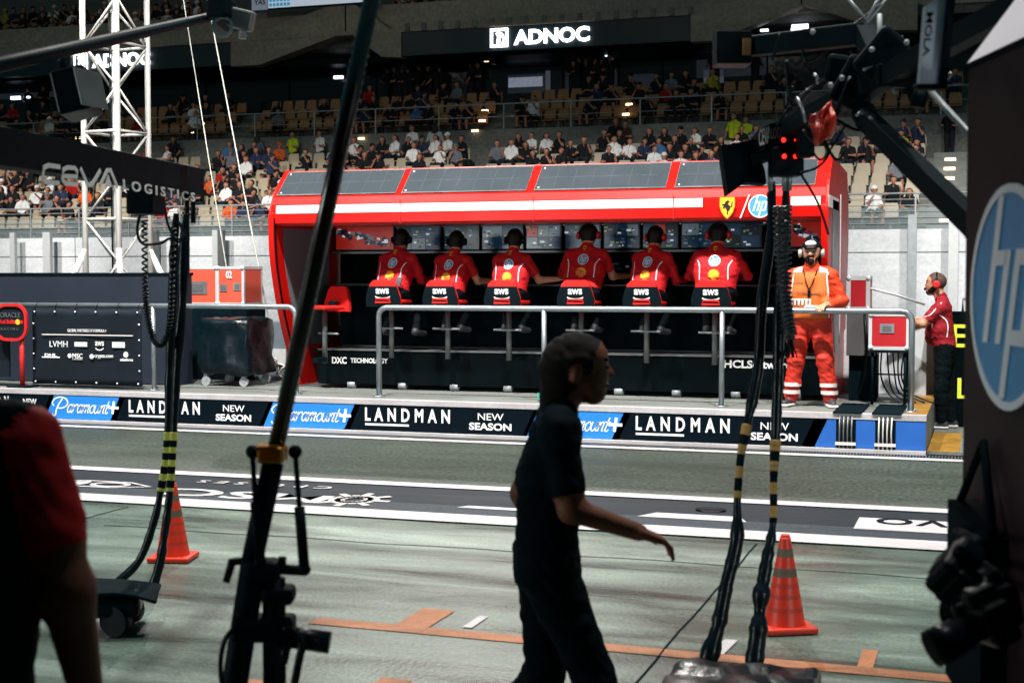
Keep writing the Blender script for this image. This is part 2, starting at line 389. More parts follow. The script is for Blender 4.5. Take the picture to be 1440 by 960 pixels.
ground_mat('gable_concrete', '8c8072', 'a89a88', .8, (.2, .2, 1.2), .6, 8, .1, .2)
ground_mat('white_wall', 'c4c8cc', 'd8dade', .7, (.3, .3, 2), .6, 10, .05, .1)
mat('gloss_white', 'e8e4e4', .4, var=.05)
mat('sign_white', 'e6e6e6', .5, var=.03)
mat('red_gantry', 'b60f08', .33, var=.05, scale=1.5, coat=0, spec=0.25)
mat('solar', '343a40', .3, var=.02, scale=3, spec=.6)
mat('solar_line', '454f55', .4)
mat('black_panel', '030b0f', .45, var=.2, spec=0.05)
mat('black_soft', '06141a', .75, var=.3, scale=12, spec=0.04)
mat('black_metal', '07161c', 0.55, 0, var=.2, spec=0.05)
mat('black_plastic', '08141a', .35, var=.2, spec=0.12)
mat('black_wrap', '07141a', .3, var=.25, scale=14, bump=0.35, spec=0.22)
mat('navy_cloth', '0b1a2a', .7, var=.12, scale=2, bump=.2)
mat('banner', '161d24', .6, var=.12, scale=2.5, bump=.35, spec=0.1)
mat('galv', '8f979c', .38, .75, var=.1, scale=8)
mat('galv_dull', '9aa0a4', .5, .35, var=.1, scale=8)
mat('alu', 'b8bcc0', .35, .8, var=.08)
mat('white_metal', 'd4d2cc', .45, .1, var=.05)
mat('white_alu', 'bfc2c4', .5, .2, var=.06)
mat('case_red', 'a81822', .45, var=.06, scale=3)
mat('case_coral', 'c4503a', .5, var=.06, scale=3)
mat('cabinet_grey', '6a6d6e', .4, .4, var=.1)
mat('glass', '10181c', .08, 0, var=.05, alpha=.35)
mat('clear_glass', '9fb0b4', .1, 0, var=.03, alpha=.22)
mat('blue_board', '1878cc', .5, var=.03, scale=3)
mat('blue_deep', '1a58a8', .5, var=.05, scale=3)
mat('black_board', '061018', .5, var=.05, spec=0.04)
mat('hp_blue', '4596cc', .45, var=.04)
mat('hp_white', 'eceef2', .4, var=.03)
mat('emblem_yellow', 'f0b428', .5, var=.03)
mat('emblem_orange', 'd8601c', .5, var=.03)
mat('emblem_black', '101010', .5)
mat('emblem_red', 'c01a1c', .5)
mat('shirt_red', 'b8141c', .75, var=.1, scale=20, spec=0.25)
mat('shirt_maroon', '8a1420', .75, var=.12, scale=20, spec=0.25)
mat('trouser_black', '050d11', .8, var=.2, scale=20, spec=0.08)
mat('skin', 'c0866a', .5, var=.06, scale=20)
mat('skin_dark', '7a4a34', .55, var=.08, scale=20, spec=0.3)
mat('hair_dark', '0c0a09', .6, var=.3, scale=60, spec=0.25)
mat('stubble', '4e3c33', .6, var=.2, scale=40, spec=.2)
mat('hair_brown', '120a06', 0.85, var=.3, scale=60, spec=0.25)
mat('shoe_dark', '2a2c30', .6, var=.2)
mat('shoe_sole', 'c8c2b8', .6)
mat('seat_red', 'd0231f', .35, var=.05)
mat('orange_suit', 'cc3a0c', .7, var=.08, scale=16)
mat('suit_red', 'c02610', .7, var=.08, scale=16)
mat('vest_orange', 'bc5a12', .7, var=.08, scale=16)
mat('vest_text', '8a5a48', .7)
mat('reflective', 'd8ccc8', .4, var=.05)
mat('grey_plastic', '9a9c98', .4, var=.05)
mat('cone_orange', 'cc2e12', .42, var=.07, scale=14)
mat('cone_dull', '5c5040', .6, var=.25, scale=14)
mat('cone_dark', 'b02a18', .5, var=.1, scale=14)
mat('stripe_yellow', 'b4b84a', .55, var=.15, scale=20)
mat('stripe_amber', '9a7838', .55, var=.15, scale=20)
mat('gold', 'c08a30', .3, .9, var=.15, scale=20)
mat('maroon_board', '2b1b1f', .6, var=.12, scale=60, spec=0.15)
mat('cap_glow', 'e8e0e4', .6, var=.04, emit=0.4)  # glow added to brighten the cap, which is no lamp
mat('seat_cream', 'a3967f', .5, var=.06)
mat('seat_tan', '9a6a3e', .6, var=.12, scale=9)
mat('seat_dark', '4a3a2c', .6)
mat('fascia_teal', '0c242e', .5, var=.08, scale=1)
mat('fan_shirt', 'ffffff', .8, var=.12, scale=14, objcol=True, spec=0.2)
mat('fan_trousers', '20242c', .85, var=.2, spec=0.2)
mat('fan_skin', 'a87058', .6, var=.1)
mat('fan_hair', '1c1512', .7, var=.2)
mat('hivis', 'b8cc28', .6, emit=.12)
mat('lit_white', 'ffffff', .5, emit=3.2)
mat('lit_dim', 'cfd8e8', .5, emit=.75)
mat('lit_warm', 'ffd9a0', .5, emit=5)
mat('lit_cool', 'dfeaff', .5, emit=3)
mat('lit_red', 'ff1e12', .4, emit=5)
mat('screen_white', 'c4cede', .5, emit=.62)
mat('screen_grey', '9aa2b4', .5, emit=.3)
mat('screen_cyan', '3aa0c8', .5, emit=.5)
mat('mon_dark', '0c1a26', .3, emit=0.2)
mat('mon_blue', '1c3c56', .3, emit=0.28)
mat('mon_grey', '6a7c88', .3, emit=0.3)
mat('mon_red', 'c02c20', .3, emit=0.22)
mat('mon_white', 'c8d4dc', .3, emit=0.55)
mat('mon_green', '7a9a50', .3, emit=.35)
mat('suite_lit', '6a7280', .5, emit=.16)
mat('suite_wall', '3a3d40', .6, emit=.03)
mat('orange_cloth', 'c8301a', .4, var=.35, scale=10, bump=.5)
mat('pit_yellow', 'd4dc3c', .5, emit=.35)
mat('teal_paper', '2aa890', .6)
mat('carbon', '12100a', .3, .35, var=.45, scale=55, coat=.6, stretch=(1, 1, .6))
mat('painted_reflection', 'c8d4e0', .25, .2, var=.2, scale=6)  # pale base colour stands in for a bright reflection on the panel
mat('rope', 'b8b8b0', .6)
mat('cable_black', '08141a', .4, var=.2, spec=0.15)
mat('inner_grey', '5e6a72', .55, var=.08)

# ================================================================== GROUND AND MARKINGS
def sheet(name, x0, x1, y0, y1, z, m, kind='structure'):
    b = B(); b.poly([(x0, y0, z), (x1, y0, z), (x1, y1, z), (x0, y1, z)])
    o = b.build(name, m); o['kind'] = kind; return o
X0, X1 = -75, 45
sheet('ground', -220, 220, -60, 260, -.012, 'track')
sheet('apron', X0, X1, -14, 9.62, 0, 'concrete')
sheet('pit_lane', X0, X1, 9.62, 14.34, 0, 'asphalt')
sheet('painted_strip', X0, X1, 9.7, 10.98, .004, 'strip_paint')
sheet('worn_paint', X0, X1, 9.7, 10.12, .008, 'strip_worn')
sheet('near_white_line', X0, X1, 9.42, 9.74, .012, 'white_line')
sheet('middle_white_line', X0, X1, 10.93, 11.13, .012, 'white_line')
sheet('far_white_line', X0, X1, 14.06, 14.24, .008, 'white_line')
# drain with a grille
b = B(); b.span((X0, 14.26, .002), (X1, 14.46, .006), 0)
for i in range(560): x = -14.5+i*.03; b.box((x, 14.36, .009), (.012, .17, .006), 1)
o = b.build('drain_channel', ['black_panel', 'cabinet_grey']); o['kind'] = 'structure'
# orange bay line with its ticks, cracks
b = B(); b.poly([(-3.24, 6.43, .004), (1.2, 6.33, .004), (1.2, 6.45, .004), (-3.24, 6.56, .004)])
for x, L, w_ in ((-2.72, .42, .09), (-.5, .3, .035)): b.poly([(x-w_, 6.42, .005), (x+w_, 6.42, .005), (x+w_, 6.5+L, .005), (x-w_, 6.5+L, .005)])
for xa, xb, ya, yb in ((288, 372, 951, 985), (502, 552, 951, 975)):
    p, q, r_ = at(xa, yb, z=.004), at(xb, yb, z=.004), at(xa+30, ya, z=.004)
    b.poly([(p.x, p.y, .004), (q.x, p.y, .004), (q.x, r_.y, .004), (p.x, r_.y, .004)])
o = b.build('orange_bay_marking', 'orange_line'); o['kind'] = 'structure'
b = B()
b.poly([(-2.47, 6.6, .006), (-2.42, 6.6, .006), (-2.42, 6.85, .006), (-2.47, 6.85, .006)])
b.poly([(-1.24, 6.5, .006), (-1.14, 6.5, .006), (-1.12, 6.78, .006), (-1.18, 6.78, .006)])
o = b.build('white_bay_marking', 'white_line'); o['kind'] = 'structure'
b = B()
for xs in ((-1.42, 1.4), (-6.2, 1.4), (-11, 1.4)):
    pts = [(xs[0]+.004*math.sin(i*1.7)+.004*math.sin(i*.6), 1.5+i*.3) for i in range(27)]
    b.ribbon(pts, .010, (0, 0, .003), (1, 0, 0), (0, 1, 0), .0015)
pts = [(-5.9+i*.25, 8.55+.02*math.sin(i*1.3)) for i in range(24)]
b.ribbon(pts, .01, (0, 0, .003), (1, 0, 0), (0, 1, 0), .0015)
o = b.build('expansion_joint', 'black_soft'); o['kind'] = 'structure'
# lettering painted on the strip, read from the far side
nx, ny = (-1, 0, 0), (0, -1, 0)
q = at(470, 700, z=0)
o = text('painted_lettering', 'MSC', 'white_line', None, at(447, 706, z=.012)+Vector((0, .32, 0)), nx, ny, 1.42, .36, .02, th=.001); o['kind'] = 'structure'
o = text('painted_lettering', 'CRUISES', 'white_line', None, at(462, 687, z=.012)+Vector((0, .12, 0)), nx, ny, 1.25, .13, .01, th=.001, space=1.6); o['kind'] = 'structure'
b = B(); c = at(498, 702, z=.012)
for i in range(16):
    a = 2*math.pi*i/16; L = .3 if i % 2 == 0 else .2
    b.ribbon([(.07*math.cos(a), .1*math.sin(a)), (L*math.cos(a), L*1.1*math.sin(a))], .06, c, (1, 0, 0), (0, 1, 0), .001)
b.ribbon([(.13*math.cos(2*math.pi*i/20), .15*math.sin(2*math.pi*i/20)) for i in range(20)], .05, c, (1, 0, 0), (0, 1, 0), .001, 0, True)
c = at(138, 680, z=.012)
b.ribbon([(-.5, 0), (-.22, .15), (.22, .15), (.5, 0), (.22, -.15), (-.22, -.15)], .035, c, (1, 0, 0), (0, 1, 0), .001, 0, True)
b.ribbon([(.12+.16*math.cos(2*math.pi*i/20), .1*math.sin(2*math.pi*i/20)) for i in range(20)], .05, c, (1, 0, 0), (0, 1, 0), .001, 0, True)
b.plate([(-.36, -.03), (-.14, -.12), (-.1, .0), (-.14, .12), (-.36, .03)], c, (1, 0, 0), (0, 1, 0), .001)
o = b.build('painted_emblem', 'white_line'); o['kind'] = 'structure'
b = B()
p = at(1200, 745, z=0); q = at(1207, 729, z=0)
b.poly([(p.x, p.y, .012), (.95, p.y, .012), (.95, q.y, .012), (p.x, q.y, .012)])
p = at(892, 730, z=0); q = at(892, 720, z=0)
b.poly([(p.x, p.y+.08, .012), (p.x+.8, p.y+.08, .012), (p.x+.72, q.y-.02, .012), (p.x+.1, q.y-.02, .012)])
p = at(642, 715, z=0)
b.poly([(p.x, p.y, .012), (p.x+.6, p.y, .012), (p.x+.6, p.y+.1, .012), (p.x+.06, p.y+.1, .012)])
o = b.build('painted_plate', 'white_line'); o['kind'] = 'structure'
a = at(1232, 734, z=0)
o = text('painted_lettering', 'LENOVO', 'black_board', None, (a.x+1.42, a.y+.12, .016), nx, ny, 1.42, .26, .02, th=.001, space=1.15); o['kind'] = 'structure'
o = text('painted_lettering', 'O', 'black_board', None, (at(955, 725, z=0).x+.3, 10.62, .016), nx, ny, .24, .18, .02, th=.001); o['kind'] = 'structure'

# ================================================================== PIT WALL PLATFORM
YW, ZP = 14.6, .38
b = B()
b.span((X0, YW, 0), (-.56, 17.3, ZP), 0)
b.span((X0, YW-.03, ZP-.05), (-.56, YW+.12, ZP+.004), 1)
b.span((X0, YW-.1, 0), (-.56, YW, .035), 1)
b.span((-.76, YW+.14, ZP), (-.56, 17.3, ZP+.005), 2)
o = b.build('pit_wall_platform', ['platform_concrete', 'white_line', 'yellow_paint']); o['kind'] = 'structure'
b = B(); b.span((-.55, 14.62, 0), (6, 17.3, .03), 0); b.span((-.55, 14.62, .03), (-.25, 16.4, .034), 1)
o = b.build('walkway', ['platform_concrete', 'yellow_paint']); o['kind'] = 'structure'
tag(B().span((-75, 17.3, 0), (40, 17.5, 1.12)).build('pit_wall_barrier', 'white_wall'), 'low white concrete barrier between the pit wall platform and the track', 'barrier')

# sponsor boards along the platform face
ZB0, ZB1 = .04, .325
def board(name, xs, m, label, cat='sponsor board', slL=0, slR=0):
    b = B(); b.plate([(xs[0], 0), (xs[1], 0), (xs[1]+slR, ZB1-ZB0), (xs[0]+slL, ZB1-ZB0)], (0, YW-.004, ZB0), (1, 0, 0), (0, 0, 1), .02)
    return tag(b.build(name, m), label, cat, 'sponsor boards along the pit wall')
SL = .13
xd, zd = (1, 0, 0), (0, 0, 1)
bx = lambda x: at(x, 595, Y=YW).x
G = {   # single-stroke script letters
 'a': ([[(.6, .8), (.36, 1), (.1, .72), (.06, .3), (.25, 0), (.5, .25), (.62, .8)], [(.68, 1.05), (.58, .35), (.66, .0), (.84, .14)]], .84),
 'r': ([[(.05, 1), (.05, .5), (.0, 0)], [(.03, .5), (.25, .95), (.5, 1), (.5, .8)]], .56),
 'm': ([[(.05, 1), (.04, .5), (0, 0)], [(.03, .45), (.25, .98), (.42, .85), (.36, 0)], [(.38, .45), (.6, .98), (.76, .85), (.7, .1), (.88, .1)]], .9),
 'o': ([[(.4, 1), (.12, .75), (.08, .3), (.3, 0), (.58, .25), (.6, .75), (.4, 1)]], .7),
 'u': ([[(.05, 1), (.02, .3), (.22, 0), (.45, .3), (.58, 1)], [(.6, 1), (.52, .3), (.6, .05), (.78, .12)]], .8),
 'n': ([[(.05, 1), (.04, .5), (0, 0)], [(.03, .45), (.28, .98), (.48, .85), (.42, .1), (.6, .1)]], .64),
 't': ([[(.3, 1.5), (.18, .6), (.14, .15), (.3, 0), (.5, .2)], [(-.08, 1), (.55, 1)]], .52)}
def script_word(parent, x, zb, w, h):
    b = B(); O = Vector((x, YW-.024, zb)); pen = 0; adv = []
    for ch in 'aramount': adv.append(pen); pen += G[ch][1]
    k = w*.74/pen; xh = h*.46; sk = .3
    for ch, a0 in zip('aramount', adv):
        for st in G[ch][0]:
            p = catmull([(w*.26+(a0+q[0])*k+sk*q[1]*xh, .27*h+q[1]*xh) for q in st], 5) if len(st) > 2 else [Vector((w*.26+(a0+q[0])*k+sk*q[1]*xh, .27*h+q[1]*xh)) for q in st]
            b.ribbon(p, .0125, O, xd, zd, .003)
    P = [(.17, 1.02), (.11, .72), (.07, .4), (.05, .12), (.015, .06), (0, .2)]
    b.ribbon(catmull([(q[0]*w*1.1, q[1]*h) for q in P], 6), .017, O, xd, zd, .003)
    P = [(.03, .62), (.005, .8), (.05, 1.02), (.13, 1.12), (.22, 1.05), (.26, .82), (.22, .6), (.14, .5), (.1, .52)]
    b.ribbon(catmull([(q[0]*w*1.1, q[1]*h) for q in P], 6), .015, O, xd, zd, .003)
    c = w*1.1
    b.ribbon([(c-.075, .62*h), (c+.075, .62*h)], .032, O, xd, zd, .003); b.ribbon([(c+.012, .62*h+.075), (c-.012, .62*h-.075)], .032, O, xd, zd, .004)
    return b.build('lettering', 'sign_white', parent)
def blue(x0, x1, label, txt=True):
    o = board('sponsor_board', (bx(x0), bx(x1)-SL), 'blue_board', label, slL=SL, slR=SL)
    if txt: script_word(o, bx(x0)+.16, ZB0+.02, (bx(x1)-bx(x0))*.66, .215)
    return o
def black(x0, x1, label, e0=SL, marks=True):
    o = board('sponsor_board', (bx(x0)-SL+.0, bx(x1)), 'black_board', label, slL=SL, slR=SL)
    w = bx(x1)-bx(x0); a = bx(x0)+.13; y = YW-.025
    text('lettering', 'LANDMAN', 'sign_white', o, (a, y, ZB0+.105), xd, zd, w*.50, .15, .03, space=1.75)
    B().span((a, y-.003, ZB0+.055), (a+w*.26, y, ZB0+.078)).build('underline', 'sign_white', o)
    text('lettering', 'NEW', 'sign_white', o, (a+w*.66, y, ZB0+.155), xd, zd, w*.145, .075, .0)
    text('lettering', 'SEASON', 'sign_white', o, (a+w*.61, y, ZB0+.045), xd, zd, w*.24, .08, .03)
    return o
blue(60, 178, 'blue sponsor board with white script, leftmost on the platform edge, beside the blurred red shoulder')
black(170, 372, 'black sponsor board with white capitals behind the left pair of hoses')
blue(366, 508, 'blue board with white script crossed by the slanted carbon pole')
black(500, 742, 'black sponsor board with white capitals just right of the carbon pole')
blue(736, 888, 'blue board with white script beside the walking person in the middle')
black(878, 1146, 'black sponsor board with white capitals below the marshal, crossed by the right hoses')
def panel(x0, x1, label, slL=0):
    return board('blue_panel', (x0, x1), 'blue_deep', label, 'panel', slL)
panel(bx(1146)-SL+.0, bx(1176), 'plain blue panel with a slanted left edge below the marshal', SL)
panel(bx(1204), bx(1231), 'narrow plain blue panel between the two cable troughs')
panel(bx(1260), bx(1302), 'plain blue panel at the right end of the platform')
black(-60, 66, 'black sponsor board at the far left end of the platform')
for i, (xa, xb) in enumerate(((1177, 1203), (1232, 1259))):
    x0, x1 = bx(xa), bx(xb)
    t = thing('cable_trough', ('black cable trough left of the narrow blue panel' if i == 0 else 'black cable trough with pale wires right of the narrow blue panel'), 'cable trough', ((x0+x1)/2, YW, 0), 'cable troughs over the platform edge')
    B().span((x0, YW-.022, .002), (x1, YW-.002, .36)).build('back_plate', 'black_soft', t)
    B().span((x0-.04, YW-.05, ZP+.006), (x1+.06, YW+1.0, ZP+.022), 0, .004).build('rubber_mat', 'black_soft', t)
    b = B()
    for k in range(7):
        x = x0+.03+(x1-x0-.06)*k/6
        b.tube([(x, YW-.03, .36), (x+.008*math.sin(k*3), YW-.045, .2), (x, YW-.05, .02)], .008, 6, k % 2)
    b.build('wire', ['rope' if i else 'cabinet_grey', 'cable_black'], t)
    B().span((x0-.01, YW-.07, .07), (x1+.01, YW-.058, .1), 0).build('clamp_bar', 'reflective', t)
# teal sheet
b = B(); b.plate([(0, 0), (.1, .005), (.105, .15), (-.01, .15)], at(757, 571, Y=14.98), xd, zd, .004)
tag(b.build('teal_tag', 'teal_paper'), 'small teal tag standing at the foot of the rail post', 'tag')

# ================================================================== RAILINGS
def rail(name, label, xs, Y, zt, posts, bend_l=True, bend_r=True, r=.032):
    t = thing(name, label, 'railing', (xs[0], Y, ZP), 'tubular railings on the platform')
    pts = []
    def arc(x, s):
        return [(x+s*(.1-.1*math.cos(R(a))), Y, zt-.1+.1*math.sin(R(a))) for a in (0, 22, 45, 68, 90)]
    if bend_l: pts += [(xs[0], Y, ZP)]+arc(xs[0], 1)
    else: pts += [(xs[0], Y, zt)]
    if bend_r: pts += arc(xs[1], -1)[::-1]+[(xs[1], Y, ZP)]
    else: pts += [(xs[1], Y, zt)]
    B().tube(pts, r, 12).build('top_rail', 'galv', t, True)
    for x in posts: B().tube([(x, Y, ZP), (x, Y, zt)], r*.9, 12).build('post', 'galv', t, True)
    for x in posts+([xs[0]] if bend_l else [])+([xs[1]] if bend_r else []):
        b = B(); b.tube([(x, Y, ZP), (x, Y, ZP+.012)], .075, 12)
        for a in range(4): b.tube([(x+.055*math.cos(a*1.57+.7), Y+.055*math.sin(a*1.57+.7), ZP+.012), (x+.055*math.cos(a*1.57+.7), Y+.055*math.sin(a*1.57+.7), ZP+.03)], .008, 6)
        b.build('base_flange', 'galv', t)
    return t
rail('railing', 'grey tubular railing in front of the red gantry and the marshal', (at(533, 500, Y=15).x, at(1282, 500, Y=15).x), 15.0, 1.405, [at(765, 500, Y=15).x, at(1015, 500, Y=15).x])
rail('railing', 'grey tubular railing holding the black partner banner at left', (-14, at(416, 500, Y=15).x), 15.0, 1.405, [at(216, 500, Y=15).x, -12.2], False, True)

# ================================================================== RED PIT WALL GANTRY
GX0, GX1, YG = -8.25, -1.62, 15.42
g = thing('pit_wall_gantry', 'long red and white pit wall gantry with dark roof panels over a row of screens', 'pit gantry', ((GX0+GX1)/2, 16.5, ZP))
prof = [(17.55, 2.42), (15.5, 2.37), (15.43, 2.37), (15.405, 2.4), (15.4, 2.5), (15.415, 2.62), (15.45, 2.71), (15.81, 3.045), (15.9, 3.06), (17.6, 2.95)]
B().prism([(GX0+.03, y, z) for y, z in prof], (GX1-GX0-.06, 0, 0)).build('roof_shell', 'red_gantry', g)
def side_outline():
    fr = [(15.85, 3.07), (15.55, 2.8), (15.41, 2.55), (15.385, 2.36), (15.42, 1.95), (15.58, 1.4), (15.82, .88), (16.0, .6), (16.1, ZP+.02)]
    return [(p.x, p.y) for p in catmull(fr, 4)]+[(17.3, ZP+.02), (17.75, 2.2), (17.72, 2.55), (17.5, 3.0)]
for x, s in ((GX0, 1), (GX1, -1)):
    o = B().prism([(x, y, z) for y, z in side_outline()], (s*.07, 0, 0)).build('side_panel', 'red_gantry', g)
    b = B()
    if s < 0:
        b.span((x, 15.36+.08, 2.5), (x+.004, 16.5, 2.63), 0); b.build('white_stripe', 'gloss_white', o)
        q = B(); q.prism([(x, y, z) for y, z in ((15.85, 2.6), (16.5, 2.6), (16.6, .9), (16.2, .9), (15.8, 1.7))], (.004, 0, 0)); q.build('window', 'solar', o)
        q = B(); q.span((x, 16.7, 1.0), (x+.006, 16.78, 2.7)); q.build('white_trim', 'gloss_white', o)
    else:
        b.prism([(x+s*.07, y, z) for y, z in ((15.62, 2.35), (15.66, 1.95), (15.8, 1.5), (16.1, .9), (16.9, .9), (16.9, 2.35))], (.006, 0, 0)); b.build('lining', 'inner_grey', o)
        q = B(); q.tube([(x+.075, y+.03, z) for y, z in side_outline()[4:30]], .016, 6); q.build('edge_trim', 'black_panel', o)
# roof panels set in the sloping front
for i, (xa, xb) in enumerate(((398, 563), (572, 745), (757, 940), (953, 1148))):
    A, Bq = at(xa, 262, Y=15.62).x, at(xb, 262, Y=15.62).x
    d = Vector((0, .36, .335)).normalized(); nrm = Vector((0, -.335, .36)).normalized()
    O = Vector((A, 15.475, 2.733)); h = .43
    b = B(); b.plate([(.0, 0), (Bq-A, 0), (Bq-A, h), (0, h)], O+nrm*.002, xd, d, .008, 0)
    o = b.build('roof_panel', 'solar', g)
    b = B(); O2 = O+nrm*.010
    b.ribbon([(0.02, h*.52), (Bq-A-.12, h*.52)], .006, O2, xd, d, .001)
    for k in range(1, 7): b.ribbon([((Bq-A)*k/7, .02), ((Bq-A)*k/7, h-.02)], .004, O2, xd, d, .001)
    b.build('panel_joint', 'solar_line', o)
    b = B()
    for u, v in ((.04, .04), (.04, h-.04)): b.ball(O2+Vector(xd)*u+d*v, .012, 0, 8)
    b.build('bolt', 'gloss_white', o)
    b = B(); b.ribbon([(0, 0), (Bq-A, 0), (Bq-A, h), (0, h)], .014, O+nrm*.008, xd, d, .006, 0, True); b.build('panel_frame', 'cabinet_grey', o)
# seams of the fascia
b = B()
for xx in (563, 750, 947):
    x = at(xx, 300, Y=15.4).x; b.span((x-.004, 15.392, 2.38), (x+.004, 15.40, 2.66))
b.build('fascia_seam', 'emblem_red', g)
zs0, zs1 = 2.515, 2.612
def stripe(x0, x1):
    b = B(); b.prism([(x0, y, z) for y, z in ((15.396, zs0), (15.395, 2.55), (15.404, zs1), (15.412, zs1), (15.405, zs0))], (x1-x0, 0, 0)); b.build('white_stripe', 'gloss_white', g)
stripe(GX0+.1, at(988, 290, Y=15.4).x); stripe(at(1112, 290, Y=15.4).x, GX1-.08)
zc = at(1023, 292, Y=15.4)
shield_logo('shield_emblem', g, zc+Vector((0, -.014, 0)), xd, zd, .245, ['emblem_yellow', 'emblem_black', 'emblem_orange'])
p = at(1047, 291, Y=15.4)
B().plate([(-.05, -.12), (-.035, -.12), (.06, .13), (.045, .13)], p+Vector((0, -.012, 0)), xd, zd, .004).build('slash_mark', 'gloss_white', g)
hp_logo('round_emblem', g, at(1069, 290, Y=15.4)+Vector((0, -.014, 0)), xd, zd, .125, ['hp_blue', 'gloss_white'], .004)
# inside: back wall, desk, base
B().span((GX0+.09, 17.2, .9), (GX1-.09, 17.26, 2.4)).build('back_wall', 'black_panel', g)
B().span((GX0+.5, 16.25, 1.63), (GX1-.1, 17.0, 1.68), 0, .01).build('desk', 'black_panel', g)
B().span((GX0+.5, 16.32, .9), (GX1-.1, 16.4, 1.63)).build('desk_front', 'black_soft', g)
b = B(); b.prism([(GX0+.5, y, z) for y, z in ((16.62, 1.69), (16.66, 1.69), (16.9, 2.03), (16.86, 2.05))], (GX1-GX0-.6, 0, 0)); b.build('sloping_console', 'black_panel', g)
b = B(); b.tube([(GX0+.5, 16.24, 1.66), (GX1-.1, 16.24, 1.66)], .012, 8); b.build('desk_edge', 'cabinet_grey', g)
B().span((GX0+.35, 16.0, .44), (GX1-.1, 16.6, .85)).build('base_skirt', 'black_panel', g)
B().span((GX0+.35, 15.985, .85), (GX1-.1, 16.6, .866)).build('ledge', 'cabinet_grey', g)
for k in range(9):
    x = GX0+.8+k*.68
    b = B(); b.tube([(x, 16.05, ZP), (x, 16.05, .45)], .03, 8); b.tube([(x-.05, 16.03, ZP+.05), (x+.05, 16.03, ZP+.05)], .045, 10)
    b.build('castor', 'galv_dull', g)
text('lettering', 'DXC', 'sign_white', g, at(467, 511, Y=15.99), xd, zd, .2, .085, .03)
text('lettering', 'TECHNOLOGY', 'sign_white', g, at(493, 510, Y=15.99), xd, zd, .5, .062, .03)
text('lettering', 'HCLSoftware', 'sign_white', g, at(1018, 517, Y=15.99), xd, zd, .76, .09, .03)
# monitors
rnd = random.Random(3)
def monitor(x0, x1, i, big=None):
    y, z0, z1 = 16.85, 2.09, 2.42
    o = B().span((x0, y, z0), (x1, y+.05, z1), 0, .004).build('monitor', 'black_plastic', g)
    b = B(); b.span((x0+.012, y-.004, z0+.015), (x1-.012, y, z1-.012), 0)
    if big == 'car':
        b.span((x0+.02, y-.007, z0+.02), (x1-.02, y-.003, z1-.02), 3)
        for k in range(46):
            t = rnd.random(); xx = x0+.06+(x1-x0-.12)*t; zz = z1-.09-t*.15+rnd.uniform(-.05, .05); s = rnd.uniform(.015, .05)
            b.box((xx, y-.011-rnd.random()*.003, zz), (s*1.8, .004, s), rnd.choice((0, 0, 2, 4, 1)), Matrix.Rotation(rnd.uniform(-.6, .6), 3, 'Y'))
    else:
        nx_, nz = rnd.choice((2, 3, 3)), 2
        for a in range(nx_):
            for c in range(nz):
                u0 = x0+.02+(x1-x0-.04)*a/nx_; u1 = x0+.02+(x1-x0-.04)*(a+1)/nx_-.01
                v0 = z0+.02+(z1-z0-.04)*c/nz; v1 = z0+.02+(z1-z0-.04)*(c+1)/nz-.01
                mi = rnd.choice((0, 1, 1, 1, 2, 3 if c else 1))
                b.span((u0, y-.007, v0), (u1, y-.003, v1), mi)
                for k in range(rnd.randint(4, 9)):
                    uu = rnd.uniform(u0+.01, u1-.03); vv = rnd.uniform(v0+.01, v1-.02)
                    b.box((uu, y-.010-.0005*k, vv), (rnd.uniform(.01, .06), .003, rnd.uniform(.006, .03)), rnd.choice((0, 0, 2, 2, 4, 1, 5)))
    b.build('screen', ['mon_dark', 'mon_blue', 'mon_grey', 'mon_red', 'mon_white', 'mon_green'], o)
    return o
xs = [at(x, 330, Y=16.85).x for x in (470, 556, 622, 676, 738, 792, 847, 902, 956, 1012, 1074)]
for i, (a, c) in enumerate(zip(xs, xs[1:])): monitor(a+.012, c-.012, i, 'car' if i == 0 else None)
monitor(at(1110, 330, Y=16.85).x, at(1158, 330, Y=16.85).x, 9, 'car')
B().span((xs[0], 16.8, 2.055), (xs[-1]+.5, 16.84, 2.08)).build('screen_ledge', 'cabinet_grey', g)
for x in (at(575, 370, Y=16.8).x, at(880, 375, Y=16.8).x, at(930, 370, Y=16.8).x, at(665, 372, Y=16.8).x):
    o = B().box((x, 16.70, 1.86), (.46, .02, .24), 0, Matrix.Rotation(-.5, 3, 'X'), .004).build('desk_screen', 'black_plastic', g)
    b = B()
    for k in range(12): b.box((x+rnd.uniform(-.18, .18), 16.688, 1.86+rnd.uniform(-.08, .08)), (rnd.uniform(.02, .09), .004, rnd.uniform(.008, .03)), rnd.choice((0, 1, 2)))
    b.build('screen', ['mon_blue', 'mon_dark', 'mon_grey'], o)

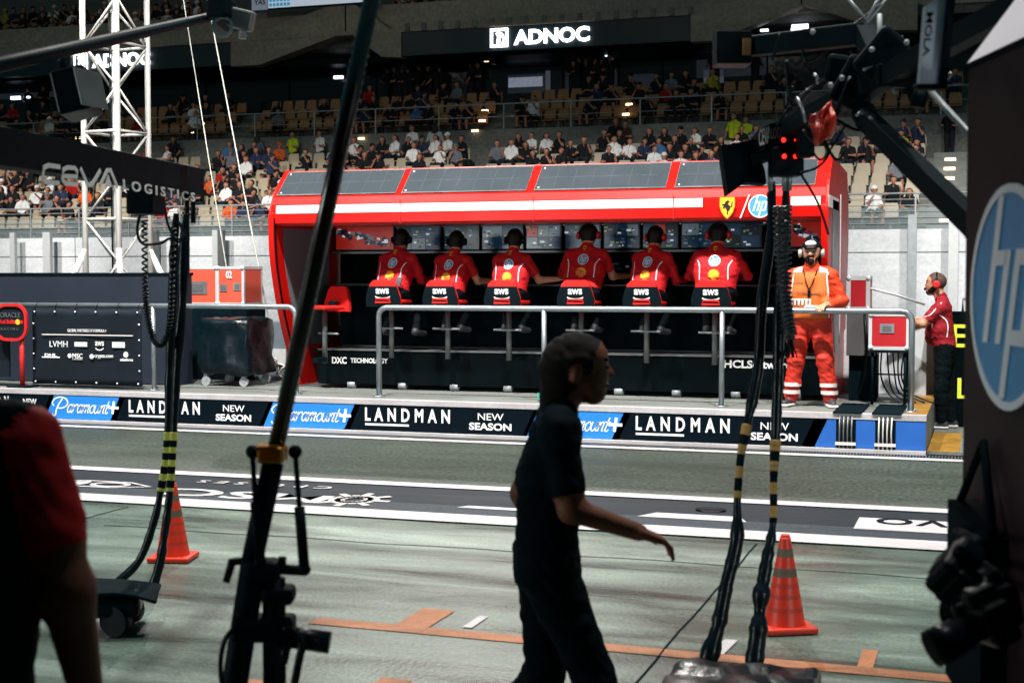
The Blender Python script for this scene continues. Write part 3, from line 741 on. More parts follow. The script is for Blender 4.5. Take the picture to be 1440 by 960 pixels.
# ================================================================== STOOLS
def make_stool(name, label):
    t = thing(name, label, 'stool', (0, 0, 0), 'stools along the gantry')
    b = B(); b.box((0, .02, 1.02), (.4, .36, .05), 0, None, .02); b.build('seat', 'seat_red', t)
    out = [(-.215, 0), (.215, 0), (.215, .1), (.165, .27), (.12, .31), (-.12, .31), (-.165, .27), (-.215, .1)]
    sh = B(); sh.plate(out, (0, -.19, .97), xd, (0, -.12, 1), .045, 0); bk = sh.build('backrest', 'seat_red', t)
    cov = [(-.22, -.01), (.22, -.01), (.22, .1), (.178, .232), (-.178, .232), (-.22, .1)]
    c = B(); c.plate(cov, (0, -.236, .972), xd, (0, -.12, 1), .012, 0); c.build('back_cover', 'black_plastic', bk)
    c = B(); c.ribbon([(-.1, .045), (.1, .045), (.085, .085), (-.085, .085)], .016, (0, -.25, .972), xd, (0, -.12, 1), .006, 0, True); c.build('cutout_rim', 'seat_red', bk)
    c = B(); c.box((0, -.14, 1.06), (.13, .03, .075), 0, None, .01); c.build('hand_slot', 'black_soft', bk)
    text('lettering', 'aws', 'sign_white', bk, (-.085, -.268, 1.115), xd, (0, -.12, 1), .17, .065, .03)
    c = B(); c.ribbon([(.1*math.sin(R(a)), .125-.035*math.cos(R(a))) for a in range(-70, 71, 14)], .014, (0, -.25, .972), xd, (0, -.12, 1), .005); c.build('smile_mark', 'sign_white', bk)
    B().tube([(0, .0, .34), (0, .0, 1.0)], .032, 10).build('post', 'cabinet_grey', t, True)
    c = B(); c.tube([(-.17, -.06, .7), (.17, -.06, .7)], .012, 8); c.bar((0, 0, .7), (0, -.06, .7), .03, .02); c.build('footrest', 'galv_dull', t)
    c = B(); c.bar((0, 0, .38), (0, .17, .38), .07, .06); c.build('bracket', 'black_metal', t)
    return t
P6 = [(545, 15.80), (625, 15.82), (712, 15.72), (815, 15.88), (908, 15.80), (1005, 15.66)]
slabel = ['leftmost occupied stool, its black back cover below the person with the walkie talkie', 'stool under the second person from the left end of the gantry',
          'stool under the person reaching right with a bare arm in the middle of the gantry', 'stool just right of the middle rail post, under the crouched person with orange earmuffs',
          'stool under the fifth person, left of the broad upright person', 'rightmost stool, under the broad upright person nearest the marshal']
stools = []
st0 = make_stool('team_stool', slabel[0])
for i, (x, Y) in enumerate(P6):
    s = st0 if i == 0 else copy_tree(st0)
    X = at(x-4, 400, Y=Y-.2).x; s.location = (X, Y, ZP+.06); s['label'] = slabel[i]; stools.append((X, Y))
s = copy_tree(st0); p = at(458, 425, Y=15.85); s.location = (p.x, 15.82, ZP-.02); s.rotation_euler = (0, 0, R(160))
s['label'] = 'empty red stool turned towards the camera at the left end of the gantry'

# ================================================================== ENGINEERS ON THE STOOLS
def headset(parent, c, r, cup, band, yaw=0, mic=None, name='headset'):
    b = B(); c = Vector(c); Q = Matrix.Rotation(yaw, 3, 'Z')
    b.tube([c+Q@Vector((r*1.06*math.cos(R(a)), 0, r*1.22*math.sin(R(a)))) for a in range(0, 181, 15)], .012, 6, 1)
    for s in (-1, 1):
        p = c+Q@Vector((s*r*.92, 0, -.01)); e = c+Q@Vector((s*(r*.92+.045), 0, -.01))
        b.tube([p, p.lerp(e, .3), p.lerp(e, .8), e], [.03, .045, .045, .028], 14, 0)
    if mic: b.tube([c+Q@Vector((-r*.95, 0, -.02)), c+Q@Vector((-r*.7, -r*.8, -.07)), c+Q@Vector(mic)], [.006, .006, .018], 6, 1)
    return b.build(name, [cup, band], parent, False)
def engineer(i, name_label, px_, Y, hunch=.12, zsh=0, arms=('desk', 'desk'), cup='emblem_red', yaw=0.0, phone=False, hy=0, headz=0, feet=0.0):
    X, Ys = stools[i]
    t = thing('person', name_label, 'person', (0, 0, 0), 'engineers on the gantry stools')
    P = []; TR, SH, SK, HR, SO = 0, 1, 2, 3, 4
    zb = 1.06
    for s in (-1, 1): P.append(((s*.085, -.02, zb+.06), .125, (s*.07, 0, zb+.08), .115, TR))
    ys = hunch; zt = 1.56+zsh
    for s in (-1, 1):
        P.append(((s*.085, -.01, zb+.09), .122, (s*.11, ys*.55, 1.36+zsh*.6), .125, SH))
        P.append(((s*.11, ys*.55, 1.36+zsh*.6), .125, (s*.135, ys*.92, zt-.05), .092, SH))
        P.append(((s*.03, ys*.98, zt+.01), .07, (s*.17, ys*.95, zt-.03), .072, SH))
    P.append(((0, ys*.55, 1.34+zsh*.6), .13, (0, ys*.9, zt-.07), .115, SH))
    hc = Vector((hy*.1, ys+.075, zt+.215+headz))
    P.append(((0, ys+.0, zt+.0), .06, (hc.x*.7, hc.y-.035, hc.z-.07), .056, SK))
    P.append(((0, ys-.005, zt+.03), .072, (0, ys+.005, zt+.055), .066, SH))
    P.append((hc+Vector((0, -.015, .02)), .096, hc+Vector((0, .012, .01)), .094, HR))
    P.append((hc+Vector((0, .03, -.03)), .08, hc+Vector((0, .05, -.085)), .052, SK))
    P.append((hc+Vector((0, -.045, -.04)), .07, hc+Vector((0, -.03, -.055)), .066, HR))
    for s, mode in ((-1, arms[0]), (1, arms[1])):
        sh = Vector((s*.195, ys*.95, zt-.04))
        if mode == 'reach': el = Vector((s*.29, ys+.15, zt-.26)); wr = Vector((s*.50, ys+.27, zt-.25)); bare = True
        elif mode == 'reachlow': el = Vector((s*.27, ys+.12, zt-.27)); wr = Vector((s*.43, ys+.3, zt-.27)); bare = True
        elif mode == 'out': el = Vector((s*.31, ys+.1, zt-.24)); wr = Vector((s*.2, ys+.3, zt-.25)); bare = False
        elif mode == 'bent': el = Vector((s*.27, ys+.08, zt-.28)); wr = Vector((s*.3, ys+.32, zt-.27)); bare = False
        else: el = Vector((s*.25, ys+.13, zt-.27)); wr = Vector((s*.16, ys+.36, zt-.22)); bare = False
        P.append((sh, .068, sh.lerp(el, .55), .06, SH))
        if bare:
            P.append((sh.lerp(el, .5), .05, el, .043, SK)); P.append((el, .043, wr, .03, SK))
        else:
            P.append((sh.lerp(el, .55), .06, el, .05, SH)); P.append((el, .05, el.lerp(wr, .75), .037, SH)); P.append((el.lerp(wr, .7), .03, wr, .028, SK))
        hand(P, wr, (wr-el), (0, 0, -1), s, SK, 1.0, .35)
        hip = Vector((s*.1, .03, zb+.05)); kn = Vector((s*.15, .42, zb+.04)); an = Vector((s*(.11+feet), .13+feet*.8, .75-feet*.6))
        P.append((hip, .1, kn, .068, TR)); P.append((kn, .068, kn.lerp(an, .4), .062, TR)); P.append((kn.lerp(an, .4), .062, an, .045, TR))
        P.append((an, .036, an+Vector((0, 0, -.03)), .038, SK if feet else TR))
        P.append((an+Vector((0, -.035, -.045)), .04, an+Vector((s*.03, .16, -.065)), .034, SO))
    if yaw:
        Q = Matrix.Rotation(yaw, 3, 'Z'); P = [(Q@Vector(a), ra, Q@Vector(b_), rb, m) for a, ra, b_, rb, m in P]; hc = Q@hc
    o = body('body', P, ['trouser_black', 'shirt_red', 'skin', 'hair_dark', 'shoe_dark'], t, .0105, 3, .012, (0, 1))
    Q = Matrix.Rotation(yaw, 3, 'Z'); xq = Q@Vector(xd); dq = Q@Vector((0, 1, 0))
    headset(t, hc, .1, cup, 'black_plastic', yaw)
    if i == 0 or i == 3 or i == 4:
        b = B(); b.ball(hc+Vector((0, 0, .015)), (.106, .108, .1), 0, 14); b.build('cap', 'black_soft', t)
    pt = lambda u, z: Q@Vector((u, -.4, z))
    lean = Vector((0, hunch*.35, 1)).normalized()
    drape(hp_logo('round_emblem', t, pt(0, zt-.075), xq, (0, 0, 1), .062, ['hp_blue', 'gloss_white'], .002, .14), o, dq)
    drape(shell_logo('shell_emblem', t, pt(0, zt-.225), xq, (0, 0, 1), .066, ['emblem_orange', 'emblem_yellow'], .002), o, dq)
    drape(shield_logo('shield_emblem', t, pt(0, zt+.055), xq, (0, 0, 1), .055, ['emblem_yellow', 'emblem_black', 'emblem_orange'], .002), o, dq)
    for s in (-1, 1):
        b = B(); b.ribbon(catmull([(s*.185, -.07), (s*.165, -.1), (s*.15, -.15), (s*.15, -.28)], 5), .011, pt(0, zt), xq, (0, 0, 1), .002)
        drape(b.build('white_piping', 'gloss_white', t), o, dq)
    if phone:
        B().box(Q@Vector((.17, -.13, zb+.2)), (.06, .03, .12), 0, Matrix.Rotation(.25, 3, 'Y'), .006).build('walkie_talkie', 'cabinet_grey', t)
    t.location = (X+.0, Y+.02, ZP+.06); t.scale = ((1.0, 1, 1), (.96, 1, .99), (.95, .98, 1.0), (1.05, 1.03, 1.01), (.97, 1, 1.0), (1.06, 1.03, 1.02))[i]
    return t
engineer(0, 'person in red shirt on the leftmost occupied stool, walkie talkie at the hip', 545, 15.8, .16, .0, ('bent', 'bent'), yaw=-.12, phone=True, feet=.10, cup='black_plastic')
engineer(1, 'person in red shirt with bare right forearm, second from the left on the stools', 625, 15.82, .15, -.01, ('desk', 'reachlow'), yaw=-.1, cup='black_plastic')
engineer(2, 'person in red shirt reaching far right with a bare arm, third from the left', 712, 15.72, .1, -.02, ('desk', 'reach'), cup='black_plastic', yaw=-.05)
engineer(3, 'person in red team shirt with orange earmuffs hunched over the desk, fourth from the left', 815, 15.88, .2, .02, ('out', 'reachlow'), yaw=.0)
engineer(4, 'person in red team shirt with orange earmuffs turned to the right, fifth from the left', 908, 15.8, .14, .0, ('desk', 'bent'), yaw=-.22)
engineer(5, 'broad upright person in red team shirt with both elbows out, nearest the marshal', 1005, 15.66, .06, -.02, ('out', 'out'), yaw=-.02)

# ================================================================== STANDING FIGURES
def face(t, hc, Q, glasses=True):
    b = B()
    for s in (-1, 1):
        b.ball(hc+Q@Vector((s*.034, -.094, .005)), (.013, .006, .008), 0, 8)
        b.bar(hc+Q@Vector((s*.018, -.098, .03)), hc+Q@Vector((s*.052, -.092, .031)), .012, .01, 1)
    b.build('eyes', ['emblem_black', 'hair_dark'], t)
    b = B(); b.bar(hc+Q@Vector((-.024, -.1, -.062)), hc+Q@Vector((.024, -.1, -.062)), .008, .01); b.build('mouth', 'case_coral', t)
def head(P, hc, Q, SK, HR, beard=None):
    v = lambda *p: hc+Q@Vector(p)
    P += [(v(0, .008, .036), .094, v(0, .03, .024), .092, HR), (v(0, -.02, .02), .084, v(0, -.035, -.02), .07, SK), (v(0, -.03, -.04), .066, v(0, -.05, -.085), .045, SK),
          (v(0, -.092, .012), .012, v(0, -.108, -.022), .016, SK)]
    for s in (-1, 1):
        P.append((v(s*.085, .012, -.005), .016, v(s*.088, .018, -.035), .012, SK))
        if beard is not None: P.append((v(s*.035, -.05, -.085), .026, v(s*.06, -.012, -.05), .022, beard))
    if beard is not None: P += [(v(0, -.062, -.09), .043, v(0, -.075, -.1), .03, beard), (v(-.022, -.094, -.047), .009, v(.022, -.094, -.047), .009, beard)]

# --- marshal in orange, facing the camera, left hand on the rail
mp = at(1139, 572, Y=15.27); mx_, my_ = mp.x, 15.3
t = thing('person', 'marshal in orange overalls and bib with grey earmuffs, one hand on the rail', 'person', (0, 0, 0))
P = []; SU, SK, HR, SO, BD, SR = 0, 1, 2, 3, 4, 5
I3 = Matrix.Identity(3)
for s in (-1, 1):
    hip = Vector((s*.09, 0, .9)); kn = Vector((s*.15, -.03, .5)); an = Vector((s*.205, .02, .1))
    P += [(hip, .118, kn, .092, SR), (kn, .088, kn.lerp(an, .6), .078, SR), (kn.lerp(an, .6), .078, an+Vector((0, 0, .0)), .074, SR)]
    P += [(an+Vector((0, .02, -.055)), .042, an+Vector((s*.05, -.15, -.065)), .035, SO)]
    P += [((s*.08, 0, .95), .13, (s*.1, .0, 1.2), .135, SU), ((s*.1, 0, 1.2), .135, (s*.125, .01, 1.36), .105, SU), ((s*.04, .01, 1.43), .075, (s*.185, .01, 1.39), .075, SU)]
P += [((0, -.03, 1.0), .135, (0, -.02, 1.32), .125, SU), ((0, -.01, 1.45), .07, (0, -.0, 1.5), .066, SU)]
hc = Vector((.0, -.02, 1.635))
P += [((0, 0, 1.45), .06, (0, -.01, 1.58), .06, SK)]
head(P, hc, I3, SK, HR, BD)
zr = 1.405-ZP
A = [((-.215, .02, 1.38), (-.31, .03, 1.1), (-.27, -.06, .82)), ((.21, .01, 1.38), (.325, .03, 1.12), (.17, -.27, zr+.055))]
for s, (sh, el, wr) in zip((-1, 1), A):
    sh, el, wr = map(Vector, (sh, el, wr))
    P += [(sh, .072, el, .058, SU), (el, .058, el.lerp(wr, .8), .045, SU), (el.lerp(wr, .75), .034, wr, .03, SK)]
    hand(P, wr, (wr-el) if s < 0 else Vector((-.25, -1, -.12)), (0, 0, -1) if s > 0 else (1, 0, 0), s, SK, 1.05, .55 if s > 0 else .35)
o = body('body', P, ['orange_suit', 'skin', 'hair_dark', 'shoe_dark', 'hair_dark', 'suit_red'], t, .009, 3, .016, (0, 5))
face(t, hc, I3)
# bib laid over the chest and back
bv = BVHTree.FromPolygons([v.co for v in o.data.vertices], [p.vertices for p in o.data.polygons])
def bib(y_dir, name, outline, m, lift, N=18):
    b = B(); (x0, x1, z0, z1) = outline; rows = []
    for j in range(N+1):
        z = z0+(z1-z0)*j/N; row = []
        for i in range(N+1):
            u = i/N; k = 1 - (.0 if z < 1.2 else .12*(z-1.2)/.25)
            x = x0*k+(x1-x0)*k*u
            h = bv.ray_cast(Vector((x, -y_dir*1.0, z)), Vector((0, y_dir, 0)))[0]
            y = h.y-y_dir*lift if h is not None and abs(h.y) < .35 else -y_dir*.13
            row.append(b.bm.verts.new((x, y, z)))
        rows.append(row)
    for a, c in zip(rows, rows[1:]):
        for i in range(N): b.bm.faces.new((a[i], a[i+1], c[i+1], c[i]))
    q = b.build(name, m, t, True); sm = q.modifiers.new('s', 'SMOOTH'); sm.iterations = 4
    so = q.modifiers.new('t', 'SOLIDIFY'); so.thickness = .006; so.offset = 1
    return q
vest = bib(1, 'bib', (-.215, .2, .93, 1.43), 'vest_orange', .03)
bib(-1, 'bib', (-.2, .2, .93, 1.43), 'vest_orange', .03)
def on_vest(ob, lift=.05):
    return drape(ob, o, (0, 1, 0), lift)
b = B(); b.ribbon([(-.205, .95), (.195, .95)], .016, (0, -.5, 0), xd, zd, .002); b.ribbon([(.198, .95), (.192, 1.2), (.17, 1.4)], .014, (0, -.5, 0), xd, zd, .002)
b.ribbon([(-.2, .95), (-.195, 1.2), (-.17, 1.4)], .014, (0, -.5, 0), xd, zd, .002)
on_vest(b.build('bib_edging', 'reflective', t), .042)
for z, s_, w, x0 in ((1.3, 'ALPINE', .1, -.17), (1.2, 'TV Mubadala', .27, -.15)): on_vest(text('lettering', s_, 'vest_text', t, (x0, -.5, z), xd, zd, w, .028, .0, th=.002), .044)
b = B()
for k in range(5): b.ribbon([(-.19+k*.04, 1.08), (-.18+k*.04, 1.14), (-.15+k*.04, 1.14), (-.15+k*.04, 1.08)], .016, (0, -.5, 0), xd, zd, .002)
b.ribbon([(-.2, 1.07), (.0, 1.07), (.19, 1.055)], .03, (0, -.5, 0), xd, zd, .002)
on_vest(b.build('white_print', 'reflective', t), .043)
b = B()
for s in (-1, 1): b.plate([(s*.09, 1.4), (s*.19, 1.4), (s*.17, 1.455), (s*.09, 1.49)][::s], (0, -.5, 0), xd, zd, .003)
on_vest(b.build('shoulder_patch', 'reflective', t), .02)
b = B()
for s in (-1, 1): b.ribbon([(s*.075, 1.46), (s*.03, 1.3), (.0, 1.24)], .012, (0, -.5, 0), xd, zd, .003)
b.plate([(-.014, 1.16), (.014, 1.16), (.016, 1.235), (-.016, 1.235)], (0, -.5, 0), xd, zd, .008)
on_vest(b.build('lanyard', 'black_soft', t), .05)
for s in (-1, 1):
    for z in (.155, .235):
        c = Vector((s*.15, -.03, .5)).lerp(Vector((s*.205, .02, .1)), (.5-z)/.4)
        b = B(); b.tube([c+Vector((0, 0, -.02)), c+Vector((0, 0, .02))], .091, 18, 0, False); b.build('reflective_band', 'reflective', t)
for s in (-1, 1):
    c = Vector((s*.23, -.06, .018)); b = B(); b.box(c, (.105, .26, .028), 0, Matrix.Rotation(s*.28, 3, 'Z'), .012); b.build('shoe_sole', 'shoe_sole', t)
b = B(); b.ball(hc+Vector((0, .012, .055)), (.104, .112, .075), 0, 16)
b.plate([(-.075, 0), (.075, 0), (.055, .06), (-.055, .06)], hc+Vector((0, -.075, .055)), xd, (0, -.97, -.25), .01, 0)
cp = b.build('cap', 'black_soft', t)
b = B(); b.ball(hc+Vector((0, -.072, .088)), (.06, .046, .036), 0, 12); b.build('cap_front', 'gloss_white', cp)
headset(t, hc+Vector((0, .01, .0)), .102, 'grey_plastic', 'black_plastic', 0, (-.02, -.135, -.055))
b = B()
for s in (-1, 1): b.ribbon([(s*.034+.026*math.cos(a*.63), .012+.018*math.sin(a*.63)) for a in range(10)], .005, hc+Vector((0, -.104, 0)), xd, zd, .003, 0, True)
b.ribbon([(-.01, .016), (.01, .016)], .005, hc+Vector((0, -.104, 0)), xd, zd, .003)
b.build('glasses', 'cabinet_grey', t)
t.location = (mx_, my_, ZP)

# --- team member in profile at the right
fp = at(1322, 604, z=0.034); TX, TY = fp.x, 16.9
t = thing('person', 'bald bearded person in red polo and red earmuffs, in profile by the cases', 'person', (0, 0, 0))
P = []; TR, SK, SH, SO, BD, HR = 0, 1, 2, 3, 4, 5
Qf = Matrix.Rotation(R(-90), 3, 'Z')      # faces -X
for s in (-1, 1):
    hip = Vector((.03, s*.09, .92)); kn = Vector((.03+s*.03, s*.1, .5)); an = Vector((.06+s*.05, s*.1, .1))
    P += [(hip, .115, kn, .078, TR), (kn, .078, kn.lerp(an, .4), .072, TR), (kn.lerp(an, .4), .072, an, .055, TR)]
    P += [(an+Vector((.04, 0, -.055)), .042, an+Vector((-.16, 0, -.065)), .036, SO)]
    P += [((.03, s*.07, .96), .125, (-.02, s*.085, 1.15), .14, SH), ((-.02, s*.085, 1.15), .14, (.0, s*.12, 1.36), .105, SH), ((.0, s*.04, 1.44), .07, (.0, s*.18, 1.39), .072, SH)]
P += [((-.05, 0, 1.05), .14, (-.03, 0, 1.3), .13, SH), ((0, 0, 1.44), .066, (-.02, 0, 1.5), .06, SH)]
hc = Vector((-.075, 0, 1.65)); P += [((-.01, 0, 1.46), .058, (-.055, 0, 1.58), .056, SK)]
head(P, hc, Qf, SK, HR, BD)
for s, (sh, el, wr) in zip((-1, 1), (((-.02, -.2, 1.37), (-.2, -.23, 1.2), (-.43, -.14, 1.25)), ((-.01, .2, 1.37), (-.18, .22, 1.2), (-.42, .12, 1.25)))):
    sh, el, wr = map(Vector, (sh, el, wr))
    P += [(sh, .075, sh.lerp(el, .6), .066, SH), (sh.lerp(el, .6), .05, el, .045, SK), (el, .045, wr, .031, SK)]
    hand(P, wr, wr-el, (0, 0, -1), s, SK, 1.0, .5)
o = body('body', P, ['trouser_black', 'skin', 'shirt_maroon', 'shoe_dark', 'hair_dark', 'stubble'], t, .009, 3, .012, (0, 2))
face(t, hc, Qf)
headset(t, hc+Vector((.012, 0, .0)), .1, 'emblem_red', 'black_plastic', R(-90), (.0, -.13, -.06))
b = B(); b.ribbon([(-.0, 1.44), (-.12, 1.3), (-.19, 1.28)], .012, (0, -.6, 0), xd, zd, .002); b.ribbon(catmull([(-.02, 1.3), (.05, 1.24), (.07, 1.16), (.06, 1.05)], 4), .012, (0, -.6, 0), xd, zd, .002)
b.ribbon([(-.1, 1.2), (-.1, 1.04)], .012, (0, -.6, 0), xd, zd, .002)
drape(b.build('white_piping', 'gloss_white', t), o, (0, 1, 0), .006)
for s in (-1, 1):
    b = B(); b.box((-.005+s*.05, s*.1, .022), (.29, .09, .03), 0, None, .012); b.build('shoe_sole', 'shoe_sole', t)
t.location = (TX, TY, .03)

# --- blurred passers-by in the foreground, modelled at rest
def frame(dirn):
    d = Vector((dirn[0], dirn[1], 0)).normalized(); return Matrix(((d.y, d.x, 0), (-d.x, d.y, 0), (0, 0, 1)))
pc = at(768, 800, d=4.75); WX, WY = pc.x, pc.y
t = thing('person', 'passer-by in dark clothes striding to the right across the apron', 'person', (0, 0, 0))
P = []; TR, SK, SH, SO, HR = 0, 1, 2, 3, 4
# local: +x is walking direction (photo right), y away
H = .86
P += [((0, -.06, H), .115, (0, .06, H), .115, TR), ((0, -.075, H+.06), .11, (.01, -.07, H+.28), .11, SH), ((0, .075, H+.06), .11, (.01, .07, H+.28), .11, SH),
      ((.01, -.08, H+.28), .11, (.035, -.1, H+.45), .085, SH), ((.01, .08, H+.28), .11, (.035, .1, H+.45), .085, SH), ((.04, -.15, H+.49), .066, (.04, .15, H+.49), .066, SH),
      ((.04, 0, H+.5), .055, (.085, 0, H+.6), .05, SK)]
hc = Vector((.115, 0, H+.675)); Qw = Matrix.Rotation(R(90), 3, 'Z')
head(P, hc, Qw, SK, HR)
P += [(hc+Vector((-.055, 0, .0)), .088, hc+Vector((-.08, 0, -.1)), .06, HR)]
for s, (kn, an, toe) in ((-1, ((.17, -.08, .45), (.3, -.08, .1), (.48, -.08, .065))), (1, ((.0, .08, .43), (-.26, .08, .13), (-.14, .08, .04)))):
    hip = Vector((0, s*.085, H-.02)); kn, an, toe = map(Vector, (kn, an, toe))
    P += [(hip, .108, kn, .072, TR), (kn, .072, kn.lerp(an, .4), .066, TR), (kn.lerp(an, .4), .066, an, .047, TR), (an+Vector((0, 0, -.04)), .042, toe, .034, SO)]
for s, (sh, el, wr) in ((-1, ((.04, -.185, H+.47), (.08, -.22, H+.21), (.31, -.2, H+.13))), (1, ((.03, .185, H+.47), (-.08, .22, H+.2), (-.0, .22, H-.04)))):
    sh, el, wr = map(Vector, (sh, el, wr))
    P += [(sh, .066, sh.lerp(el, .7), .055, SH), (sh.lerp(el, .7), .048, el, .043, SK), (el, .043, wr, .03, SK)]
    hand(P, wr, wr-el, (0, 0, -1) if s < 0 else (1, 0, 0), s, SK, 1.0, .75)
P = [(a, ra, b_, rb, m) for a, ra, b_, rb, m in P]
o = body('body', P, ['black_soft', 'skin_dark', 'black_soft', 'black_soft', 'hair_brown'], t, .0065, 3, .014, (0, 2, 4))
face(t, hc, Qw)
t.location = (WX, WY, 0); t.rotation_euler = (0, 0, YAW); t.scale = (.945,)*3

pl = at(-112, 700, d=2.95)
t = thing('person', 'person with red sleeve and bare hanging arm, cut by the left edge', 'person', (0, 0, 0))
P = []; H = .9
P += [((-.08, 0, H), .13, (.08, 0, H), .13, TR), ((-.1, 0, H+.05), .13, (-.11, .02, H+.3), .135, SH), ((.1, 0, H+.05), .13, (.11, .02, H+.3), .135, SH),
      ((-.11, .02, H+.3), .135, (-.13, .03, H+.47), .1, SH), ((.11, .02, H+.3), .135, (.13, .03, H+.47), .1, SH), ((-.18, .03, H+.52), .075, (.18, .03, H+.52), .075, SH),
      ((0, .03, H+.54), .06, (0, .06, H+.66), .055, SK)]
hc = Vector((0, .08, H+.74)); head(P, hc, Matrix.Rotation(R(180), 3, 'Z'), SK, HR)
for s in (-1, 1):
    hip = Vector((s*.09, 0, H-.02)); kn = Vector((s*.11, .03, .48)); an = Vector((s*.13, -.02, .1))
    P += [(hip, .115, kn, .08, TR), (kn, .08, an, .05, TR), (an+Vector((0, -.03, -.055)), .042, an+Vector((s*.03, .16, -.065)), .035, SO)]
    sh = Vector((s*.21, .03, H+.5)); el = Vector((s*.30, .0, H+.2)); wr = Vector((s*.32, .06, H-.03))
    P += [(sh, .08, sh.lerp(el, .6), .072, 5), (sh.lerp(el, .5), .06, el, .055, SK), (el, .056, wr, .036, SK)]
    hand(P, wr, wr-el, (-s, 0, 0), s, SK, 1.0, .4)
o = body('body', P, ['trouser_black', 'skin_dark', 'black_soft', 'black_soft', 'hair_dark', 'shirt_red'], t, .009, 3, .012, (0, 2, 5))
b = B(); b.box((-.02, -.16, H+.25), (.3, .14, .42), 0, None, .04); b.build('backpack', 'black_soft', t)
t.location = (pl.x, pl.y, 0); t.rotation_euler = (0, 0, YAW)

# ================================================================== PLATFORM EQUIPMENT
# left: navy wind-break box, banner, lollipop sign, wrapped cart, flight case
x1 = at(271, 450, Y=16.1).x
b = B(); b.span((-16, 15.7, ZP), (x1, 16.1, 1.80), 0, .02)
o = tag(b.build('covered_gantry', 'navy_cloth'), 'long navy cloth covered box behind the partner banner', 'covered box')
b = B(); b.span((-16, 15.69, 1.775), (x1+.01, 16.11, 1.81), 0); b.build('top_trim', 'black_soft', o)
xa, xb = at(46, 490, Y=14.95).x, at(200, 490, Y=14.95).x
t = thing('banner', 'black cloth banner with white partner logos tied to the left railing', 'banner', ((xa+xb)/2, 14.95, ZP))
b = B(); N = 24; zt, zb = at(120, 434, Y=14.95).z-.0, at(120, 541, Y=14.95).z
rows = []
for j in range(13):
    v = j/12; row = []
    for i in range(N+1):
        u = i/N; sag = .014*abs(math.sin(u*math.pi*4))*(1-v)
        row.append(b.bm.verts.new((xa+(xb-xa)*u, 14.95+.012*math.sin(u*9+v*4)*math.sin(v*3.1), zt-sag-(zt-zb)*v)))
    rows.append(row)
for a, c in zip(rows, rows[1:]):
    for i in range(N): b.bm.faces.new((a[i], a[i+1], c[i+1], c[i]))
bc = b.build('cloth', 'banner', t, True); so = bc.modifiers.new('s', 'SOLIDIFY'); so.thickness = .006
bp = lambda x, y: at(x, y, Y=14.932)
def btxt(s, x, y, x2, y2, bold=.01):
    a, c = bp(x, y2), bp(x2, y); return text('lettering', s, 'sign_white', t, a, xd, zd, c.x-a.x, c.z-a.z, bold, th=.003)
btxt('GLOBAL PARTNERS OF FORMULA 1', 95, 463, 149, 466.5, .0)
a, c = bp(59, 470), bp(187, 470); B().span((a.x, a.y-.004, a.z-.006), (c.x, a.y, a.z+.006)).build('rule_line', 'reflective', t)
btxt('LVMH', 70, 479.5, 95, 487.5, -.005); btxt('MSC', 102, 497, 116, 503.5); btxt('aws', 134, 480, 146, 486); btxt('crypto.com', 133, 498.5, 159, 504); btxt('salesforce', 169, 503.5, 187, 507.5, .02)
btxt('DHL', 63, 497, 80, 501, .03); btxt('CRUISES', 102, 504.5, 116, 505.5, .0)
b = B()
a, c = bp(105, 487), bp(122.5, 481); b.span((a.x, a.y-.003, a.z), (c.x, a.y, c.z))
a, c = bp(158, 488.5), bp(175.5, 481); b.span((a.x, a.y-.003, a.z), (c.x, a.y, c.z))
a, c = bp(59, 502.6), bp(84, 501.6); b.span((a.x, a.y-.003, a.z), (c.x, a.y, c.z))
for x, y, r in ((98, 500, .028), (129, 501, .03), (177, 498.5, .034)): b.plate(circ(r, 16), bp(x, y), xd, zd, .003)
b.ribbon([(.06*math.sin(R(q)), -.04*math.cos(R(q))) for q in range(-70, 71, 20)], .012, bp(140, 487.5), xd, zd, .003)
b.build('partner_mark', 'sign_white', t)
b = B()
for i in range(6):
    for z in (zt-.03, zb+.03): b.ball((xa+.05+(xb-xa-.1)*i/5, 14.93, z-(.01 if z > 1 else 0)), .011, 0, 8)
for i in range(1, 5):
    for x in (xa+.03, xb-.03): b.ball((x, 14.93, zt-(zt-zb)*i/5), .011, 0, 8)
b.build('eyelet', 'sign_white', t)
for i in range(6):
    x = xa+.05+(xb-xa-.1)*i/5; B().tube([(x, 14.945, zt-.02), (x, 14.955, 1.405), (x, 15.0, 1.44), (x, 15.04, 1.405)], .006, 6).build('cable_tie', 'cable_black', t)
tag(B().span((-13.5, 14.93, .5), (at(14, 500, Y=14.95).x, 14.96, 1.25)).build('banner', 'banner'), 'plain black cloth banner at the extreme left edge, behind the red pole', 'banner')
# round-cornered sign
c = at(18, 453, Y=14.86); t = thing('lollipop_sign', 'dark round cornered team sign with red rim on a red pole at far left', 'sign', (c.x, 14.86, ZP))
def rrect(w, h, r, n=6):
    o_ = []
    for (sx, sy, a0) in ((1, 1, 0), (-1, 1, 90), (-1, -1, 180), (1, -1, 270)):
        for i in range(n+1): a = R(a0+90*i/n); o_.append((sx*(w/2-r)+r*math.cos(a), sy*(h/2-r)+r*math.sin(a)))
    return o_
b = B(); b.plate(rrect(.44, .42, .15), c, xd, zd, .03, 0); pa = b.build('sign_plate', 'banner', t)
b = B(); b.ribbon(rrect(.45, .43, .15), .035, c+Vector((0, -.02, 0)), xd, zd, .03, 0, True); b.build('rim', 'emblem_red', pa)
text('lettering', 'ORACLE', 'cabinet_grey', t, c+Vector((-.16, -.035, .06)), xd, zd, .3, .06, .0)
text('lettering', 'Red Bull', 'emblem_red', t, c+Vector((-.17, -.035, -.02)), xd, zd, .19, .055, .03)
text('lettering', 'RACING', 'cabinet_grey', t, c+Vector((-.15, -.035, -.1)), xd, zd, .26, .03, .0, space=1.6)
